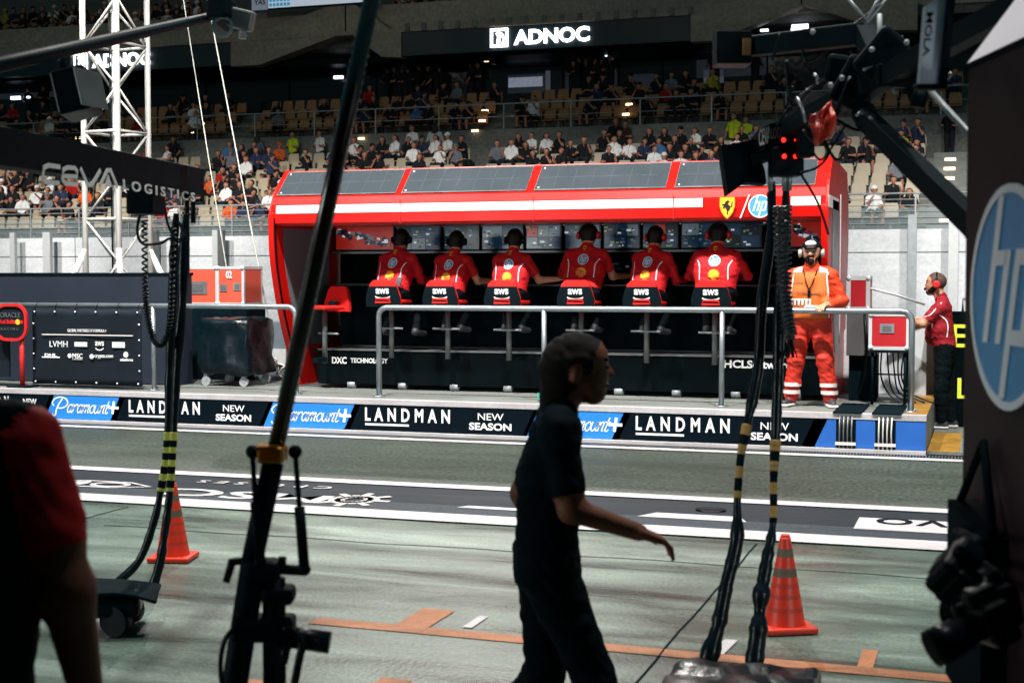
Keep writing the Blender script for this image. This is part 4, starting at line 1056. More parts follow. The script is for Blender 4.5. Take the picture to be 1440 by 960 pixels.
b = B(); b.plate(circ(.035, 20), c+Vector((.1, -.034, .005)), xd, zd, .003, 0)
for s in (-1, 1): b.plate([(s*.035, -.02), (s*.075, -.025), (s*.08, .02), (s*.03, .018)][::s], c+Vector((.1, -.034, .005)), xd, zd, .004, 1)
b.build('bull_emblem', ['emblem_yellow', 'emblem_red'], t)
b = B(); q = at(31, 500, Y=14.87); b.tube([(q.x, 14.87, ZP), (q.x, 14.87, c.z-.1)], .03, 10, 0); b.build('pole', 'emblem_red', t)
b = B(); b.span((q.x-.15, 14.75, ZP), (q.x+.15, 15.0, ZP+.02), 0, .004); b.build('foot_plate', 'black_metal', t)
# wrapped cart
xa, xb = at(278, 490, Y=15.75).x, at(347, 490, Y=15.75).x
t = thing('equipment_cart', 'cart wrapped in shiny black plastic behind the left railing end', 'cart', ((xa+xb)/2, 15.9, ZP))
b = B(); b.span((xa, 15.75, ZP+.14), (xb, 16.5, ZP+.85), 0, .04)
bmesh.ops.subdivide_edges(b.bm, edges=b.bm.edges[:], cuts=5, use_grid_fill=True)
for v in b.bm.verts:
    v.co += Vector((noise.noise(v.co*5), noise.noise(v.co*5+Vector((3, 0, 0))), noise.noise(v.co*5+Vector((0, 7, 0)))))*.05
b.build('wrapped_load', 'black_wrap', t, True)
for x in (xa+.08, xb-.08):
    for y in (15.82, 16.4):
        b = B(); b.tube([(x, y-.02, ZP+.06), (x, y+.02, ZP+.06)], .06, 14); b.bar((x, y, ZP+.06), (x, y, ZP+.18), .05, .05); b.build('castor', 'galv_dull', t)
# scuba style crate behind, grey panel
b = B(); xc = at(350, 470, Y=16.9).x; xe = at(402, 470, Y=16.9).x
b.span((xc-.4, 16.95, ZP+.0), (xe, 17.2, ZP+.78), 0, .01); o = tag(b.build('road_case', 'inner_grey'), 'grey case standing behind the wrapped cart', 'case')
B().span((xc-.38, 16.93, ZP+.2), (xe-.02, 16.95, ZP+.42)).build('label_panel', 'white_alu', o)
# flight case with cut corner hardware
def flight_case(name, label, c, d, m, faces, group=None):
    t = thing(name, label, 'flight case', (c[0], c[1], c[2]-d[2]/2), group)
    b = B(); b.box(c, d, 0); b.build('panel', m, t)
    b = B(); e = .036 if d[0] > .3 else .046
    for sx in (-1, 1):
        for sz in (-1, 1):
            b.box((c[0]+sx*(d[0]/2-e/2+.004), c[1], c[2]+sz*(d[2]/2-e/2+.004)), (e, d[1]+.012, e))
        for sy in (-1, 1): b.box((c[0]+sx*(d[0]/2-e/2+.004), c[1]+sy*(d[1]/2-e/2+.004), c[2]), (e, e, d[2]-e*1.2))
    for sy in (-1, 1):
        for sz in (-1, 1): b.box((c[0], c[1]+sy*(d[1]/2-e/2+.004), c[2]+sz*(d[2]/2-e/2+.004)), (d[0]-e*1.2, e, e))
    b.build('edge_profile', 'white_alu', t)
    for sx in (-1, 1):
        for sz in (-1, 1): B().ball((c[0]+sx*(d[0]/2-.02), c[1]-d[1]/2+.01, c[2]+sz*(d[2]/2-.02)), .032, 0, 10).build('ball_corner', 'white_alu', t)
    for (u, v, w, h) in faces:
        x = c[0]+u*d[0]; z = c[2]+v*d[2]; y = c[1]-d[1]/2
        b = B(); b.span((x-w/2, y-.008, z-h/2), (x+w/2, y, z+h/2), 0); b.span((x-w*.3, y-.012, z-h*.28), (x+w*.3, y-.006, z+h*.28), 1); b.build('recessed_handle', ['alu', 'cabinet_grey'], t)
    return t
xa, xb, xm = at(262, 400, Y=16.75).x, at(343, 400, Y=16.75).x, at(305, 400, Y=16.75).x
zt, zb = at(320, 375, Y=16.75).z, at(320, 429, Y=16.75).z
B_ = flight_case('flight_case', 'coral red flight case with ball corners beside the white stand wall', ((xm+xb)/2, 17.0, (zt+zb)/2), (xb-xm, .5, zt-zb), 'case_coral', ((-.25, -.05, .1, .1), (.25, -.02, .1, .1)))
text('lettering', '02', 'sign_white', B_, ((xm+xb)/2-.06, 16.742, (zt+zb)/2+.1), xd, zd, .09, .1, .02)
flight_case('flight_case', 'coral red flight case half hidden by the navy covered box', ((xa+xm)/2-.13, 17.05, (zt+zb)/2), (xm-xa+.22, .5, zt-zb), 'case_coral', ((.05, -.05, .3, .17),))
tag(B().span((xa-.3, 16.76, ZP), (xb+.03, 17.29, zb-.002), 0, .01).build('case_trolley', 'black_soft'), 'dark trolley under the coral flight cases', 'trolley')
# right: cabinet, cases, table, pit board
xa, xb = at(1190, 500, Y=16.1).x, at(1231, 500, Y=16.1).x
t = thing('equipment_cabinet', 'grey metal cabinet with open dark base between gantry and cases', 'cabinet', ((xa+xb)/2, 16.3, ZP))
zt = at(1210, 437, Y=16.1).z; zm = at(1210, 500, Y=16.1).z
B().span((xa, 16.1, zm), (xb, 16.8, zt), 0, .006).build('cabinet_body', 'cabinet_grey', t)
B().span((xa+.02, 16.2, ZP), (xb-.01, 16.8, zm)).build('base', 'black_soft', t)
b = B(); b.tube([(xb-.12, 16.09, zt-.02), (xb-.09, 16.06, zm+.1), (xb-.11, 16.1, zm-.2), (xb-.16, 16.12, ZP+.08)], .014, 8); b.build('cable', 'cable_black', t)
c0 = at(1207, 410, Y=16.2)
flight_case('flight_case', 'upright narrow red flight case standing on the grey cabinet', (c0.x, 16.35, zt+.19), (.25, .3, .38), 'case_red', ())
xa, xb = at(1223, 500, Y=15.75).x, at(1277, 500, Y=15.75).x
ztt = at(1250, 492, Y=15.75).z
t = thing('folding_table', 'black metal stand carrying the red case at the end of the platform', 'stand', ((xa+xb)/2, 15.9, ZP))
B().span((xa, 15.7, ztt-.03), (xb, 16.25, ztt), 0, .004).build('table_top', 'black_metal', t)
for x in (xa+.03, xb-.03):
    for y in (15.74, 16.2): B().tube([(x, y, ZP), (x, y, ztt-.02)], .016, 8).build('leg', 'black_metal', t)
B().tube([(xa+.03, 16.2, ZP+.3), (xb-.03, 16.2, ZP+.3)], .01, 6).build('stretcher', 'black_metal', t)
ct = at(1250, 466, Y=15.75)
flight_case('flight_case', 'wide red flight case with a grey handle plate on the black stand', ((xa+xb)/2, 15.97, ztt+.2), (xb-xa+.02, .46, .39), 'case_red', ((-.05, .08, .15, .1),))
b = B()
for k in range(5):
    x = xa+.1+k*.06; b.tube(catmull([(x, 16.1, ztt-.04), (x+.03*math.sin(k), 16.05, ztt-.3), (x+.08, 15.95, ZP+.12), (x+.2+.03*k, 15.9, ZP+.02)], 5), .009, 6)
tag(b.build('cable_bundle', 'cable_black'), 'loose black cables hanging under the black stand', 'cables')
b = B(); p, q = at(1222, 405, Y=16.3), at(1300, 428, Y=16.6); b.tube([p, p.lerp(q, .5)+Vector((0, 0, .015)), q], .014, 8)
tag(b.build('tube_lance', 'white_alu'), 'thin pale tube leaning between the upright case and the person in profile', 'tube')
# pit board
c = at(1340, 500, Y=17.1); t = thing('pit_board', 'black pit board with yellow letters E and L next to the maroon panel', 'pit board', (c.x+.2, 17.15, .03))
B().span((c.x-.05, 17.12, .03), (c.x+1.1, 17.2, 1.36), 0, .006).build('board', 'black_panel', t)
def ptxt(s, x, y0, y1, w): a, q = at(x, y1, Y=17.1), at(x, y0, Y=17.1); text('lettering', s, 'pit_yellow', t, (a.x, 17.118, a.z), xd, zd, w, q.z-a.z, .01)
ptxt('E', 1338, 456, 488, .2); ptxt('LAP', 1346, 531, 560, .6); ptxt('CL', 1364, 456, 488, .45)
b = B(); q = at(1345, 440, Y=17.1); b.tube([(c.x+.1, 17.16, 1.36), (c.x+.1, 17.16, 1.5), (c.x+.5, 17.16, 1.5), (c.x+.5, 17.16, 1.36)], .015, 8); b.build('handle', 'galv', t)
# white privacy screen by the platform end
tag(B().span((at(1276, 500, Y=17.1).x, 17.1, .03), (at(1303, 500, Y=17.1).x, 17.15, 1.2), 0, .004).build('white_panel', 'white_alu'), 'pale metal panel standing behind the person in profile', 'panel')

# ================================================================== TRUSS TOWER AND ROPES
tc_ = at(165, 300, d=20.5); TZ = 7.2
t = thing('truss_tower', 'white lattice truss tower behind the navy box', 'truss tower', (tc_.x, tc_.y, 0))
ang = YAW+R(-27); Lh = .315
cor = [Vector((tc_.x+Lh*1.414*math.cos(ang+R(45+90*k)), tc_.y+Lh*1.414*math.sin(ang+R(45+90*k)), 0)) for k in range(4)]
for c in cor:
    b = B(); b.tube([c, c+Vector((0, 0, TZ))], .043, 8); b.build('leg', 'white_metal', t)
b = B(); hz = .62; n = int(TZ/hz)
for k in range(n):
    z0, z1 = .1+k*hz, .1+(k+1)*hz
    for i in range(4):
        a, c = cor[i], cor[(i+1) % 4]
        if k % 2 == 0: b.tube([a+Vector((0, 0, z0)), c+Vector((0, 0, z0))], 0.023, 6)
        p, q = (a, c) if (k+i) % 2 == 0 else (c, a)
        b.tube([p+Vector((0, 0, z0)), q+Vector((0, 0, z1))], .018, 6)
    if k % 4 == 1:
        for i in range(4): b.tube([cor[i]+Vector((0, 0, z0+.12)), cor[(i+1) % 4]+Vector((0, 0, z0+.12))], .02, 6)
b.build('lattice', 'white_metal', t)
for i in range(4):
    c = cor[i]; o_ = (c-Vector((tc_.x, tc_.y, 0))).normalized()
    b = B(); b.tube([c+Vector((0, 0, 2.15))-o_*.0, c+o_*1.0+Vector((0, 0, .0))], .045, 8); b.build('brace', 'white_metal', t)
b = B(); b.box((tc_.x, tc_.y, .03), (1.1, 1.1, .06), 0, Matrix.Rotation(ang, 3, 'Z'), .01); b.build('base_plate', 'galv_dull', t)
b = B(); b.tube([(tc_.x+.03, tc_.y+.02, .1), (tc_.x+.03, tc_.y, TZ)], .02, 6); b.tube([(tc_.x-.1, tc_.y+.02, .1), (tc_.x-.1, tc_.y, TZ)], .012, 6); b.build('cable', 'cable_black', t)
top = Vector((tc_.x, tc_.y, TZ))
for i, (xx, yy, Y_, top_px, lb) in enumerate(((334, 470, 17.25, (258, 0), 'thin guy rope falling left of the red gantry, nearer the truss tower'), (392, 520, 16.9, (292, 0), 'thin guy rope reaching a tangle of straps beside the red gantry'))):
    e = at(xx, yy, Y=Y_); u = at(*top_px, Y=19.6); u2 = u+(u-e).normalized()*1.6
    b = B(); b.tube([u2, u, e.lerp(u, .5)-Vector((0, 0, .04)), e], .011 if i else .009, 6); tag(b.build('guy_rope', 'rope'), lb, 'rope', 'guy ropes by the truss tower')
    if i == 1:
        b = B(); r_ = random.Random(4)
        pts = [e+Vector((r_.uniform(-.07, .07)+.05*k/10, r_.uniform(-.05, .05), .16-.035*k)) for k in range(16)]
        b.tube(catmull(pts, 4), .013, 6); b.tube([pts[-1], (e.x+.1, e.y, ZP)], .012, 6); tag(b.build('strap_tangle', 'rope'), 'tangled pale ratchet strap hanging beside the red gantry leg', 'strap')

mat('coil_grey', '343a40', .3, .3, var=.1)
# ================================================================== CONES
def cone(name, label, loc, h=.48, rz=0):
    t = thing(name, label, 'traffic cone', (0, 0, 0), 'orange traffic cones on the apron')
    b = B(); b.box((0, 0, .02), (.26, .26, .032), 0, None, .01); b.build('base', 'cone_orange', t)
    b = B(); n = 28; N = 40; r0, r1 = .102, .026
    rings = []
    for j in range(N+1):
        u = j/N; r = r0+(r1-r0)*u; z = .038+(h-.038)*u
        rings.append(([b.bm.verts.new((r*math.cos(2*math.pi*k/n), r*math.sin(2*math.pi*k/n), z)) for k in range(n)], u))
    for (a, ua), (c, uc) in zip(rings, rings[1:]):
        u = (ua+uc)/2; mi = 1 if (.77 < u < .87 or .56 < u < .66) else (2 if (.42 < u < .47 or .29 < u < .34 or .15 < u < .21) else 0)
        for k in range(n):
            f = b.bm.faces.new((a[k], a[(k+1) % n], c[(k+1) % n], c[k])); f.material_index = mi; f.smooth = True
    b.bm.faces.new(rings[-1][0]); b.build('cone_body', ['cone_orange', 'cone_dull', 'cone_dark'], t)
    b = B(); b.tube([(0, 0, h-.005), (0, 0, h+.012)], .022, 16); b.build('tip', 'cone_orange', t)
    t.location = loc; t.rotation_euler = (0, 0, rz); return t
p = at(1102, 887, z=0); cone('traffic_cone', 'orange traffic cone with two dull bands standing by the right hoses', (p.x, p.y+.03, 0), .465, R(28))
p = at(240, 788, z=0); cone('traffic_cone', 'orange traffic cone half hidden by the left pair of hoses', (p.x, p.y+.03, 0), .465, R(15))

# ================================================================== HOSES AND OVERHEAD ARMS
def hose(name, label, pts, d, radii, bands=None, stripe='stripe_yellow', lump=.25, seed=1, group='wrapped hoses hanging from the overhead arms', dz=None):
    """pts in photo pixels walked down one near-vertical plane; bands = pixel rows of the striped length"""
    P = [at(x, y, d=d-(0 if dz is None else dz*i/(len(pts)-1))) for i, (x, y) in enumerate(pts)]
    k = 8; Cv = catmull(P, k); rr = []
    for i in range(len(Cv)):
        u = i/k; a = int(min(u, len(radii)-1)); c = min(a+1, len(radii)-1); r = radii[a]+(radii[c]-radii[a])*(u-a)
        rr.append(r)
    r_ = random.Random(seed)
    ys = [px(p)[1] for p in Cv]
    out = []
    for i, r in enumerate(rr):
        inb = bands and bands[0] < ys[i] < bands[1]
        out.append(r*(.9 if inb else .82+lump*(noise.noise(Vector((i*.23, seed, 0)))*1.2+noise.noise(Vector((i*.6, seed, 4)))*.7)))
    t = thing(name, label, 'hose', P[-1], group)
    b = B(); b.tube(Cv, out, 12); b.build('wrapping', 'black_wrap', t)
    if bands:
        i0 = next(i for i, y in enumerate(ys) if y > bands[0]); i1 = max(i for i, y in enumerate(ys) if y < bands[1])
        seg = []
        for i in range(i0, i1+1):
            for q in range(6): seg.append((Cv[i].lerp(Cv[min(i+1, i1)], q/6), out[i]*1.06))
        b = B(); nb = bands[2]
        b.tube([s[0] for s in seg], [s[1] for s in seg], 12)
        b.bm.faces.ensure_lookup_table()
        tot = len(seg)-1
        for j, f in enumerate(b.bm.faces):
            row = min(j//12, tot); f.material_index = int(row/tot*nb*.9999) % 2
        b.build('striped_sleeve', [stripe, 'black_soft'], t)
    return t
hose('hose', 'left hose of the left pair, striped yellow and black, curling left to the ground', [(248, 300), (245, 350), (243, 430), (238, 520), (236, 600), (233, 645), (226, 690), (216, 735), (194, 790), (152, 829)], 7.9, [.018, .034, .034, .03, .022, .022, .024, .026, .028, .034], (604, 694, 9), 'stripe_yellow', .2, 3)
hose('hose', 'right hose of the left pair, striped yellow and black, in front of the far cone', [(262, 300), (259, 350), (256, 430), (249, 520), (245, 600), (242, 645), (239, 690), (233, 740), (224, 795), (206, 850)], 7.82, [.018, .04, .036, .032, .022, .022, .024, .028, .03, .036], (604, 690, 9), 'stripe_yellow', .2, 8)
hose('hose', 'left hose of the right pair, striped amber and black, landing left of the near cone', [(1086, 255), (1084, 330), (1072, 420), (1066, 520), (1052, 590), (1042, 640), (1037, 700), (1036, 760), (1022, 820), (1010, 880), (990, 945)], 6.7, [.015, .028, .03, .03, .026, .019, .019, .036, .04, .045, .05], (597, 706, 7), 'stripe_amber', .3, 12, dz=.35)
hose('hose', 'right hose of the right pair, striped amber and black, touching the near cone', [(1106, 250), (1103, 330), (1096, 420), (1094, 520), (1091, 610), (1088, 670), (1087, 735), (1078, 790), (1070, 840), (1066, 890), (1058, 948)], 6.62, [.015, .028, .032, .032, .028, .018, .018, .036, .042, .046, .05], (612, 742, 8), 'stripe_amber', .3, 21, dz=.35)
def coil(name, label, pts, d, R_, r, turns, m='cable_black'):
    P = catmull([at(x, y, d=d) for x, y in pts], 10); n = turns*7; out = []
    L = len(P)-1
    for i in range(n+1):
        u = i/n*L; a = int(min(u, L-1)); p = P[a].lerp(P[a+1], u-a); t = (P[a+1]-P[a]).normalized(); o1 = t.cross(FW).normalized(); o2 = t.cross(o1)
        th = 2*math.pi*i/7; out.append(p+(o1*math.cos(th)+o2*math.sin(th))*R_)
    b = B(); b.tube(out, r, 5); return tag(b.build(name, m), label, 'coil cable', 'coiled cables hanging from the overhead arms')
coil('coil_cable', 'coiled black cable looping down in front of the left railing', [(203, 310), (204, 390), (207, 440), (216, 476), (228, 484), (238, 460), (242, 400), (244, 320)], 7.75, .014, .006, 70)
coil('coil_cable', 'coiled black cable at the left of the bunch beside the marshal', [(1094, 290), (1096, 350), (1102, 420), (1108, 470)], 6.5, .021, .006, 26, 'coil_grey')
coil('coil_cable', 'coiled black cable in the middle of the bunch beside the marshal', [(1101, 290), (1100, 360), (1106, 430), (1111, 478)], 6.42, .021, .006, 26, 'coil_grey')
coil('coil_cable', 'coiled black cable at the right of the bunch beside the marshal', [(1107, 290), (1106, 360), (1107, 420), (1114, 470)], 6.36, .02, .006, 26, 'coil_grey')
b = B()
for k in range(14):
    a = random.uniform(-1, 1); p = at(1112, 470, d=6.42); b.tube([p, p+Vector((a*.02, random.uniform(-.02, .02), -.05)), p+Vector((a*.045, random.uniform(-.03, .03), -.105))], .004, 5)
tag(b.build('cable_tassel', 'cable_black'), 'frayed black cable tassel below the coils beside the marshal', 'cable end')
b = B(); b.tube(catmull([at(x, y, d=7.6) for x, y in ((203, 285), (193, 320), (200, 342), (225, 342), (240, 335), (262, 336), (250, 310))], 6), .008, 6)
b.tube(catmull([at(x, y, d=7.6) for x, y in ((230, 280), (236, 315), (250, 340), (262, 330))], 6), .007, 6)
tag(b.build('loop_cable', 'cable_black'), 'thin black cable loop under the lettered left arm', 'cable')

# left lettered arm
E1, E0 = at(275, 256.5, d=8.0), at(0, 233, d=5.53)
dr = (E1-E0).normalized(); dr.z *= .3; dr.normalize(); far_ = E1; near_ = E1-dr*6.3
hz_ = Vector((dr.x, dr.y, 0)).normalized()
t = thing('overhead_gantry', 'black overhead arm with white lettering reaching in from the left', 'overhead gantry', (near_.x, near_.y, 0))
B().bar(near_, far_, .10, .152, 0, bev=.006).build('beam', 'black_metal', t)
sd_ = Vector((0, 0, 1)).cross(hz_); sd_ = -sd_ if sd_.dot(C0-E1) < 0 else sd_
fl = lambda u, v: E1-hz_*u+Vector((0, 0, v))+sd_*.052
def arm_px(x, y):     # photo pixel met with the beam's side plane
    r = FW+RT*((x-720)/FPX)-UP*((y-480)/FPX); p0 = E1+sd_*.052; return C0+r*((p0-C0).dot(sd_)/r.dot(sd_))
rd = hz_; up_ = Vector((0, 0, 1))
lt = B()
def stroke(pp, w=.02): lt.ribbon([((arm_px(x, y)-arm_px(60, 262)).dot(rd), (arm_px(x, y)-arm_px(60, 262)).z) for x, y in pp], w, arm_px(60, 262)+sd_*.002, rd, up_, .004)
stroke([(83, 235), (67, 232.5), (60, 236), (59, 248), (61, 255), (68, 257), (82, 257.5)], .019)
stroke([(87, 247.5), (107, 248.5), (107, 241), (104, 236.5), (94, 235.5), (87, 239), (86.5, 253), (90, 258), (108, 259.5)], .018)
stroke([(112, 237), (122, 260), (128, 260), (140, 239.5)], .02)
stroke([(139, 262), (149.5, 239.5), (154, 239.5), (164, 263.5)], .02)
lt.plate([((arm_px(x, y)-arm_px(60, 262)).dot(rd), (arm_px(x, y)-arm_px(60, 262)).z) for x, y in ((146, 262), (156, 263), (151, 246))], arm_px(60, 262)+sd_*.002, rd, up_, .004)
lt.build('lettering', 'sign_white', t)
a, c = arm_px(172, 266.5), arm_px(273, 271)
text('lettering', 'LOGISTICS', 'sign_white', t, a+sd_*.002, rd, up_, (c-a).dot(rd), (arm_px(172, 252)-a).z, .015, space=1.5)
b = B(); q = at(205, 288, d=7.3); b.box(q+Vector((0, 0, .03)), (.2, .14, .16), 0, Matrix.Rotation(math.atan2(hz_.y, hz_.x), 3, 'Z'), .01); b.build('junction_box', 'black_metal', t)
b = B(); b.bar(near_+Vector((0, 0, .15)), near_.lerp(far_, .45)+Vector((0, 0, .15)), .14, .16); b.build('rear_housing', 'black_metal', t)
b = B(); b.tube([(near_.x, near_.y, 0), (near_.x, near_.y, 2.5)], .07, 12); b.build('column', 'black_metal', t)
for u in (.05, .16):
    b = B(); p = E1-hz_*u-Vector((0, 0, .07)); b.tube([p, p-Vector((0, 0, .16))], .014, 8); b.build('hose_fitting', 'cable_black', t)

# upper left boom with lamp heads
A0, A1 = at(-30, 98, d=5.6), at(292, 25, d=7.6)
hz2 = (A1-A0); ext = A0-hz2*.6
t = thing('overhead_boom', 'dark overhead boom with two boxy heads crossing the truss tower at upper left', 'overhead boom', (ext.x, ext.y, 0))
b = B(); b.tube([ext, A0, A1], [.034, .034, .026], 12); b.build('pole', 'black_metal', t)
q = at(318, 22, d=7.6); M = Matrix.Rotation(math.atan2(hz2.y, hz2.x), 3, 'Z') @ Matrix.Rotation(R(10), 3, 'Y')
b = B(); b.box(q+Vector((.0, 0, .01)), (.26, .12, .12), 0, M, .02); hd = b.build('head', 'black_metal', t)
b = B(); q2 = at(340, 28, d=7.58); b.box(q2, (.13, .1, .105), 0, Matrix.Rotation(R(14), 3, 'Y') @ Matrix.Rotation(YAW, 3, 'Z'), .012); b.build('camera_housing', 'cabinet_grey', hd)
b = B(); b.ribbon(circ(.05, 20), .014, at(313, 38, d=7.5), RT, UP, .01, 0, True); b.build('hood_ring', 'galv', hd)
b = B(); q3 = at(341, 47, d=7.58); b.tube([q3+Vector((0, 0, .05)), q3-Vector((0, 0, .03))], .022, 8); b.build('bracket', 'galv_dull', hd)
b = B(); q = at(108, 132, d=6.4); b.box(q, (.15, .2, .2), 0, Matrix.Rotation(R(-14), 3, 'Y') @ Matrix.Rotation(YAW, 3, 'Z'), .01); lo = b.build('hanging_monitor', 'black_plastic', t)
b = B(); q4 = at(128, 125, d=6.33); b.box(q4, (.012, .2, .17), 0, Matrix.Rotation(R(-14), 3, 'Y') @ Matrix.Rotation(YAW-.3, 3, 'Z'), .003); b.build('monitor_hood', 'cabinet_grey', lo)
b = B(); b.tube([at(92, 72, d=6.4), at(88, 96, d=6.4), at(96, 112, d=6.4)], .03, 8); b.tube([at(84, 80, d=6.38), at(84, 108, d=6.38)], .006, 6, 1); b.tube([at(101, 78, d=6.38), at(102, 96, d=6.38)], .006, 6, 1); b.build('mount', ['black_metal', 'galv'], lo)
b = B(); b.tube([(ext.x, ext.y, 0), (ext.x, ext.y, ext.z)], .06, 12); b.build('column', 'black_metal', t)

# right overhead rig
D = 6.6
def dpx(x, y, d=D): return at(x, y, d=d)
t = thing('overhead_gantry', 'cluttered black overhead rig with red lights above the right hoses', 'overhead gantry', (dpx(1500, 300, 3.6).x, dpx(1500, 300, 3.6).y, 0))
b = B(); b.bar(dpx(1100, 185, 6.5), dpx(1250, 105, 5.4), .08, .09, bev=.01); b.bar(dpx(1250, 105, 5.4), dpx(1560, -60, 3.7), .06, .075); b.build('beam', 'black_metal', t)
b = B(); b.bar(dpx(1214, 164, 5.6), dpx(1372, 318, 4.6), .06, .078, bev=.006); b.bar(dpx(1372, 318, 4.6), dpx(1500, 440, 4.0), .06, .078); b.build('strut', 'black_metal', t)
b = B(); b.bar(dpx(1055, 66, 6.6), dpx(1215, 48, 5.9), .08, .09, bev=.01); b.bar(dpx(1215, 48, 5.9), dpx(1245, 110, 5.5), .07, .08); b.build('cross_arm', 'black_metal', t)
b = B(); b.box(dpx(1029, 70, 6.6), (.16, .16, .15), 0, Matrix.Rotation(YAW, 3, 'Z'), .006); cb = b.build('camera_box', 'black_plastic', t)
b = B(); c = dpx(1050, 66, 6.5); b.box(c, (.036, .02, .075), 0, Matrix.Rotation(YAW, 3, 'Z')); b.build('tan_panel', 'seat_tan', cb)  # small tan panel on the box
b = B(); b.prism([dpx(x, y, 6.55) for x, y in ((1014, 205), (1060, 196), (1076, 240), (1078, 258), (1048, 256), (1024, 274))], FW*.12); b.build('monitor_hood', 'black_soft', t)
b = B(); b.bar(dpx(1060, 225, 6.55), dpx(1135, 200, 6.4), .05, .05); b.build('bracket', 'black_metal', t)
c = dpx(1090, 195, 6.5)
b = B(); b.prism([dpx(x, y, 6.45) for x, y in ((1066, 184), (1080, 176), (1082, 205), (1067, 212))], FW*.2); b.prism([dpx(x, y, 6.42) for x, y in ((1082, 174), (1128, 168), (1128, 196), (1082, 206))], FW*.2); hb = b.build('head_box', 'black_metal', t)
text('lettering', 'CEVA', 'sign_white', hb, dpx(1067, 206, 6.43), (RT*.8-UP*-.25), UP, .055, .075, .01)
text('lettering', 'LOGISTICS', 'cabinet_grey', hb, dpx(1084, 196, 6.40), (RT+UP*.12), UP, .1, .05, .0)
b = B(); b.box(dpx(1105, 228, 6.45), (.14, .14, .13), 0, Matrix.Rotation(YAW, 3, 'Z'), .01); b.box(dpx(1132, 190, 6.3), (.07, .1, .2), 0, Matrix.Rotation(YAW, 3, 'Z'), .01); b.build('valve_block', 'black_metal', t)
for x, y in ((1102, 197), (1103, 220), (1119, 220)):
    b = B(); b.ball(dpx(x, y, 6.35), .010, 0, 12); b.build('red_lamp', 'lit_red', t)
b = B(); b.ball(dpx(1119, 197, 6.35), .006, 0, 10); b.build('red_lamp', 'lit_red', t)
for x in (1083, 1103, 1110):
    b = B(); b.tube([dpx(x, 236, 6.5), dpx(x, 268, 6.5)], .012, 8); b.build('hose_fitting', 'galv', t)
b = B(); c = dpx(1208, 122, 5.7); b.box(c, (.16, .2, .2), 0, Matrix.Rotation(.5, 3, 'Y'), .02); b.box(dpx(1180, 100, 5.9), (.1, .14, .12), 0, Matrix.Rotation(.2, 3, 'Y'), .02); b.box(dpx(1240, 80, 5.5), (.13, .14, .2), 0, Matrix.Rotation(.7, 3, 'Y'), .02)
b.ball(dpx(1215, 160, 5.6), .05, 0, 12); b.build('gearbox', 'black_metal', t)
b = B()
for pts in (((1158, 52), (1200, 35), (1240, 5)), ((1090, 180), (1120, 140), (1165, 105)), ((1120, 145), (1128, 160), (1135, 190)), ((1136, 145), (1146, 165), (1150, 185)), ((1128, 70), (1134, 85), (1150, 82), (1160, 72)),
            ((1196, 72), (1205, 86), (1220, 80), (1225, 62)), ((1150, 190), (1165, 215), (1150, 235), (1125, 243)), ((1125, 243), (1150, 285), (1165, 330)), ((1080, 270), (1080, 310), (1068, 318))):
    b.tube(catmull([dpx(x, y, 6.2) for x, y in pts], 6), .006, 6)
b.build('cable', 'cable_black', t)
b = B()
for pts in (((1222, 164), (1236, 178), (1250, 184)), ((1214, 99), (1224, 95), (1234, 90)), ((1204, 163), (1210, 158), (1214, 160)), ((1144, 104), (1149, 108), (1150, 118)), ((1120, 137), (1128, 152), (1133, 172))):
    b.tube([dpx(x, y, 5.45) for x, y in pts], .006, 6)
b.build('chrome_fitting', 'alu', t)
for p_, q_, dd, r in (((1192, -2), (1220, 30), 5.9, .007), ((1262, -20), (1205, 50), 5.9, .007), ((1240, -10), (1218, 30), 5.9, .007), ((1237, 20), (1237, 88), 5.7, .011)): B().tube([dpx(*p_, dd), dpx(*q_, dd)], r, 6).build('thin_strut', 'galv_dull', t)
B().tube([dpx(1304, 124, 5.2), dpx(1420, 250, 4.7)], .012, 8).build('thin_strut', 'galv_dull', t)
b = B(); b.prism([dpx(x, y, 4.2) for x, y in ((1302, 8), (1336, -14), (1332, 35), (1324, 118), (1293, 118))], FW*.03); b.build('mirror_panel', 'painted_reflection', t)
b = B(); b.prism([dpx(x, y, 4.17) for x, y in ((1336, -14), (1345, -14), (1332, 125), (1290, 125), (1290, 118), (1324, 118))], FW*.04); b.build('panel_frame', 'black_metal', t)
text('lettering', 'MOLA', 'black_panel', t, dpx(1303, 18, 4.18), -UP*1.0+RT*-.1, RT*1.0, .13, .02, .01)
b = B(); b.tube([dpx(1284, 120, 5.25), dpx(1293, 148, 5.25)], .03, 8); b.tube([dpx(1296, 128, 5.2), dpx(1290, 152, 5.2)], .028, 8); b.bar(dpx(1250, 112, 5.4), dpx(1310, 118, 5.25), .05, .05); b.build('joint', 'black_metal', t)
c = dpx(1500, 300, 3.6); b = B(); b.bar((c.x, c.y, 0), (c.x, c.y, 3.0), .12, .12); b.build('column', 'black_metal', t)
rg = random.Random(9)
for k in range(16):
    x, y = rg.uniform(1090, 1320), rg.uniform(60, 190); x2, y2 = x+rg.uniform(-60, 60), y+rg.uniform(-25, 70)
    if y > 250-.35*(x-1000) or y2 > 215: continue
    B().tube(catmull([dpx(x, y, 5.6), dpx((x+x2)/2+rg.uniform(-10, 10), max(y, y2)+rg.uniform(4, 22), 5.6), dpx(x2, y2, 5.6)], 6), rg.choice((.005, .007, .011)), 6).build('cable', rg.choice(('cable_black', 'cable_black', 'coil_grey')), t)
for x, y in ((1143, 45), (1184, 110), (1168, 120), (1275, 60), (1259, 128), (1290, 100), (1226, 70)):
    B().ball(dpx(x, y, 5.35), .011, 0, 8).build('bolt', 'galv_dull', t)
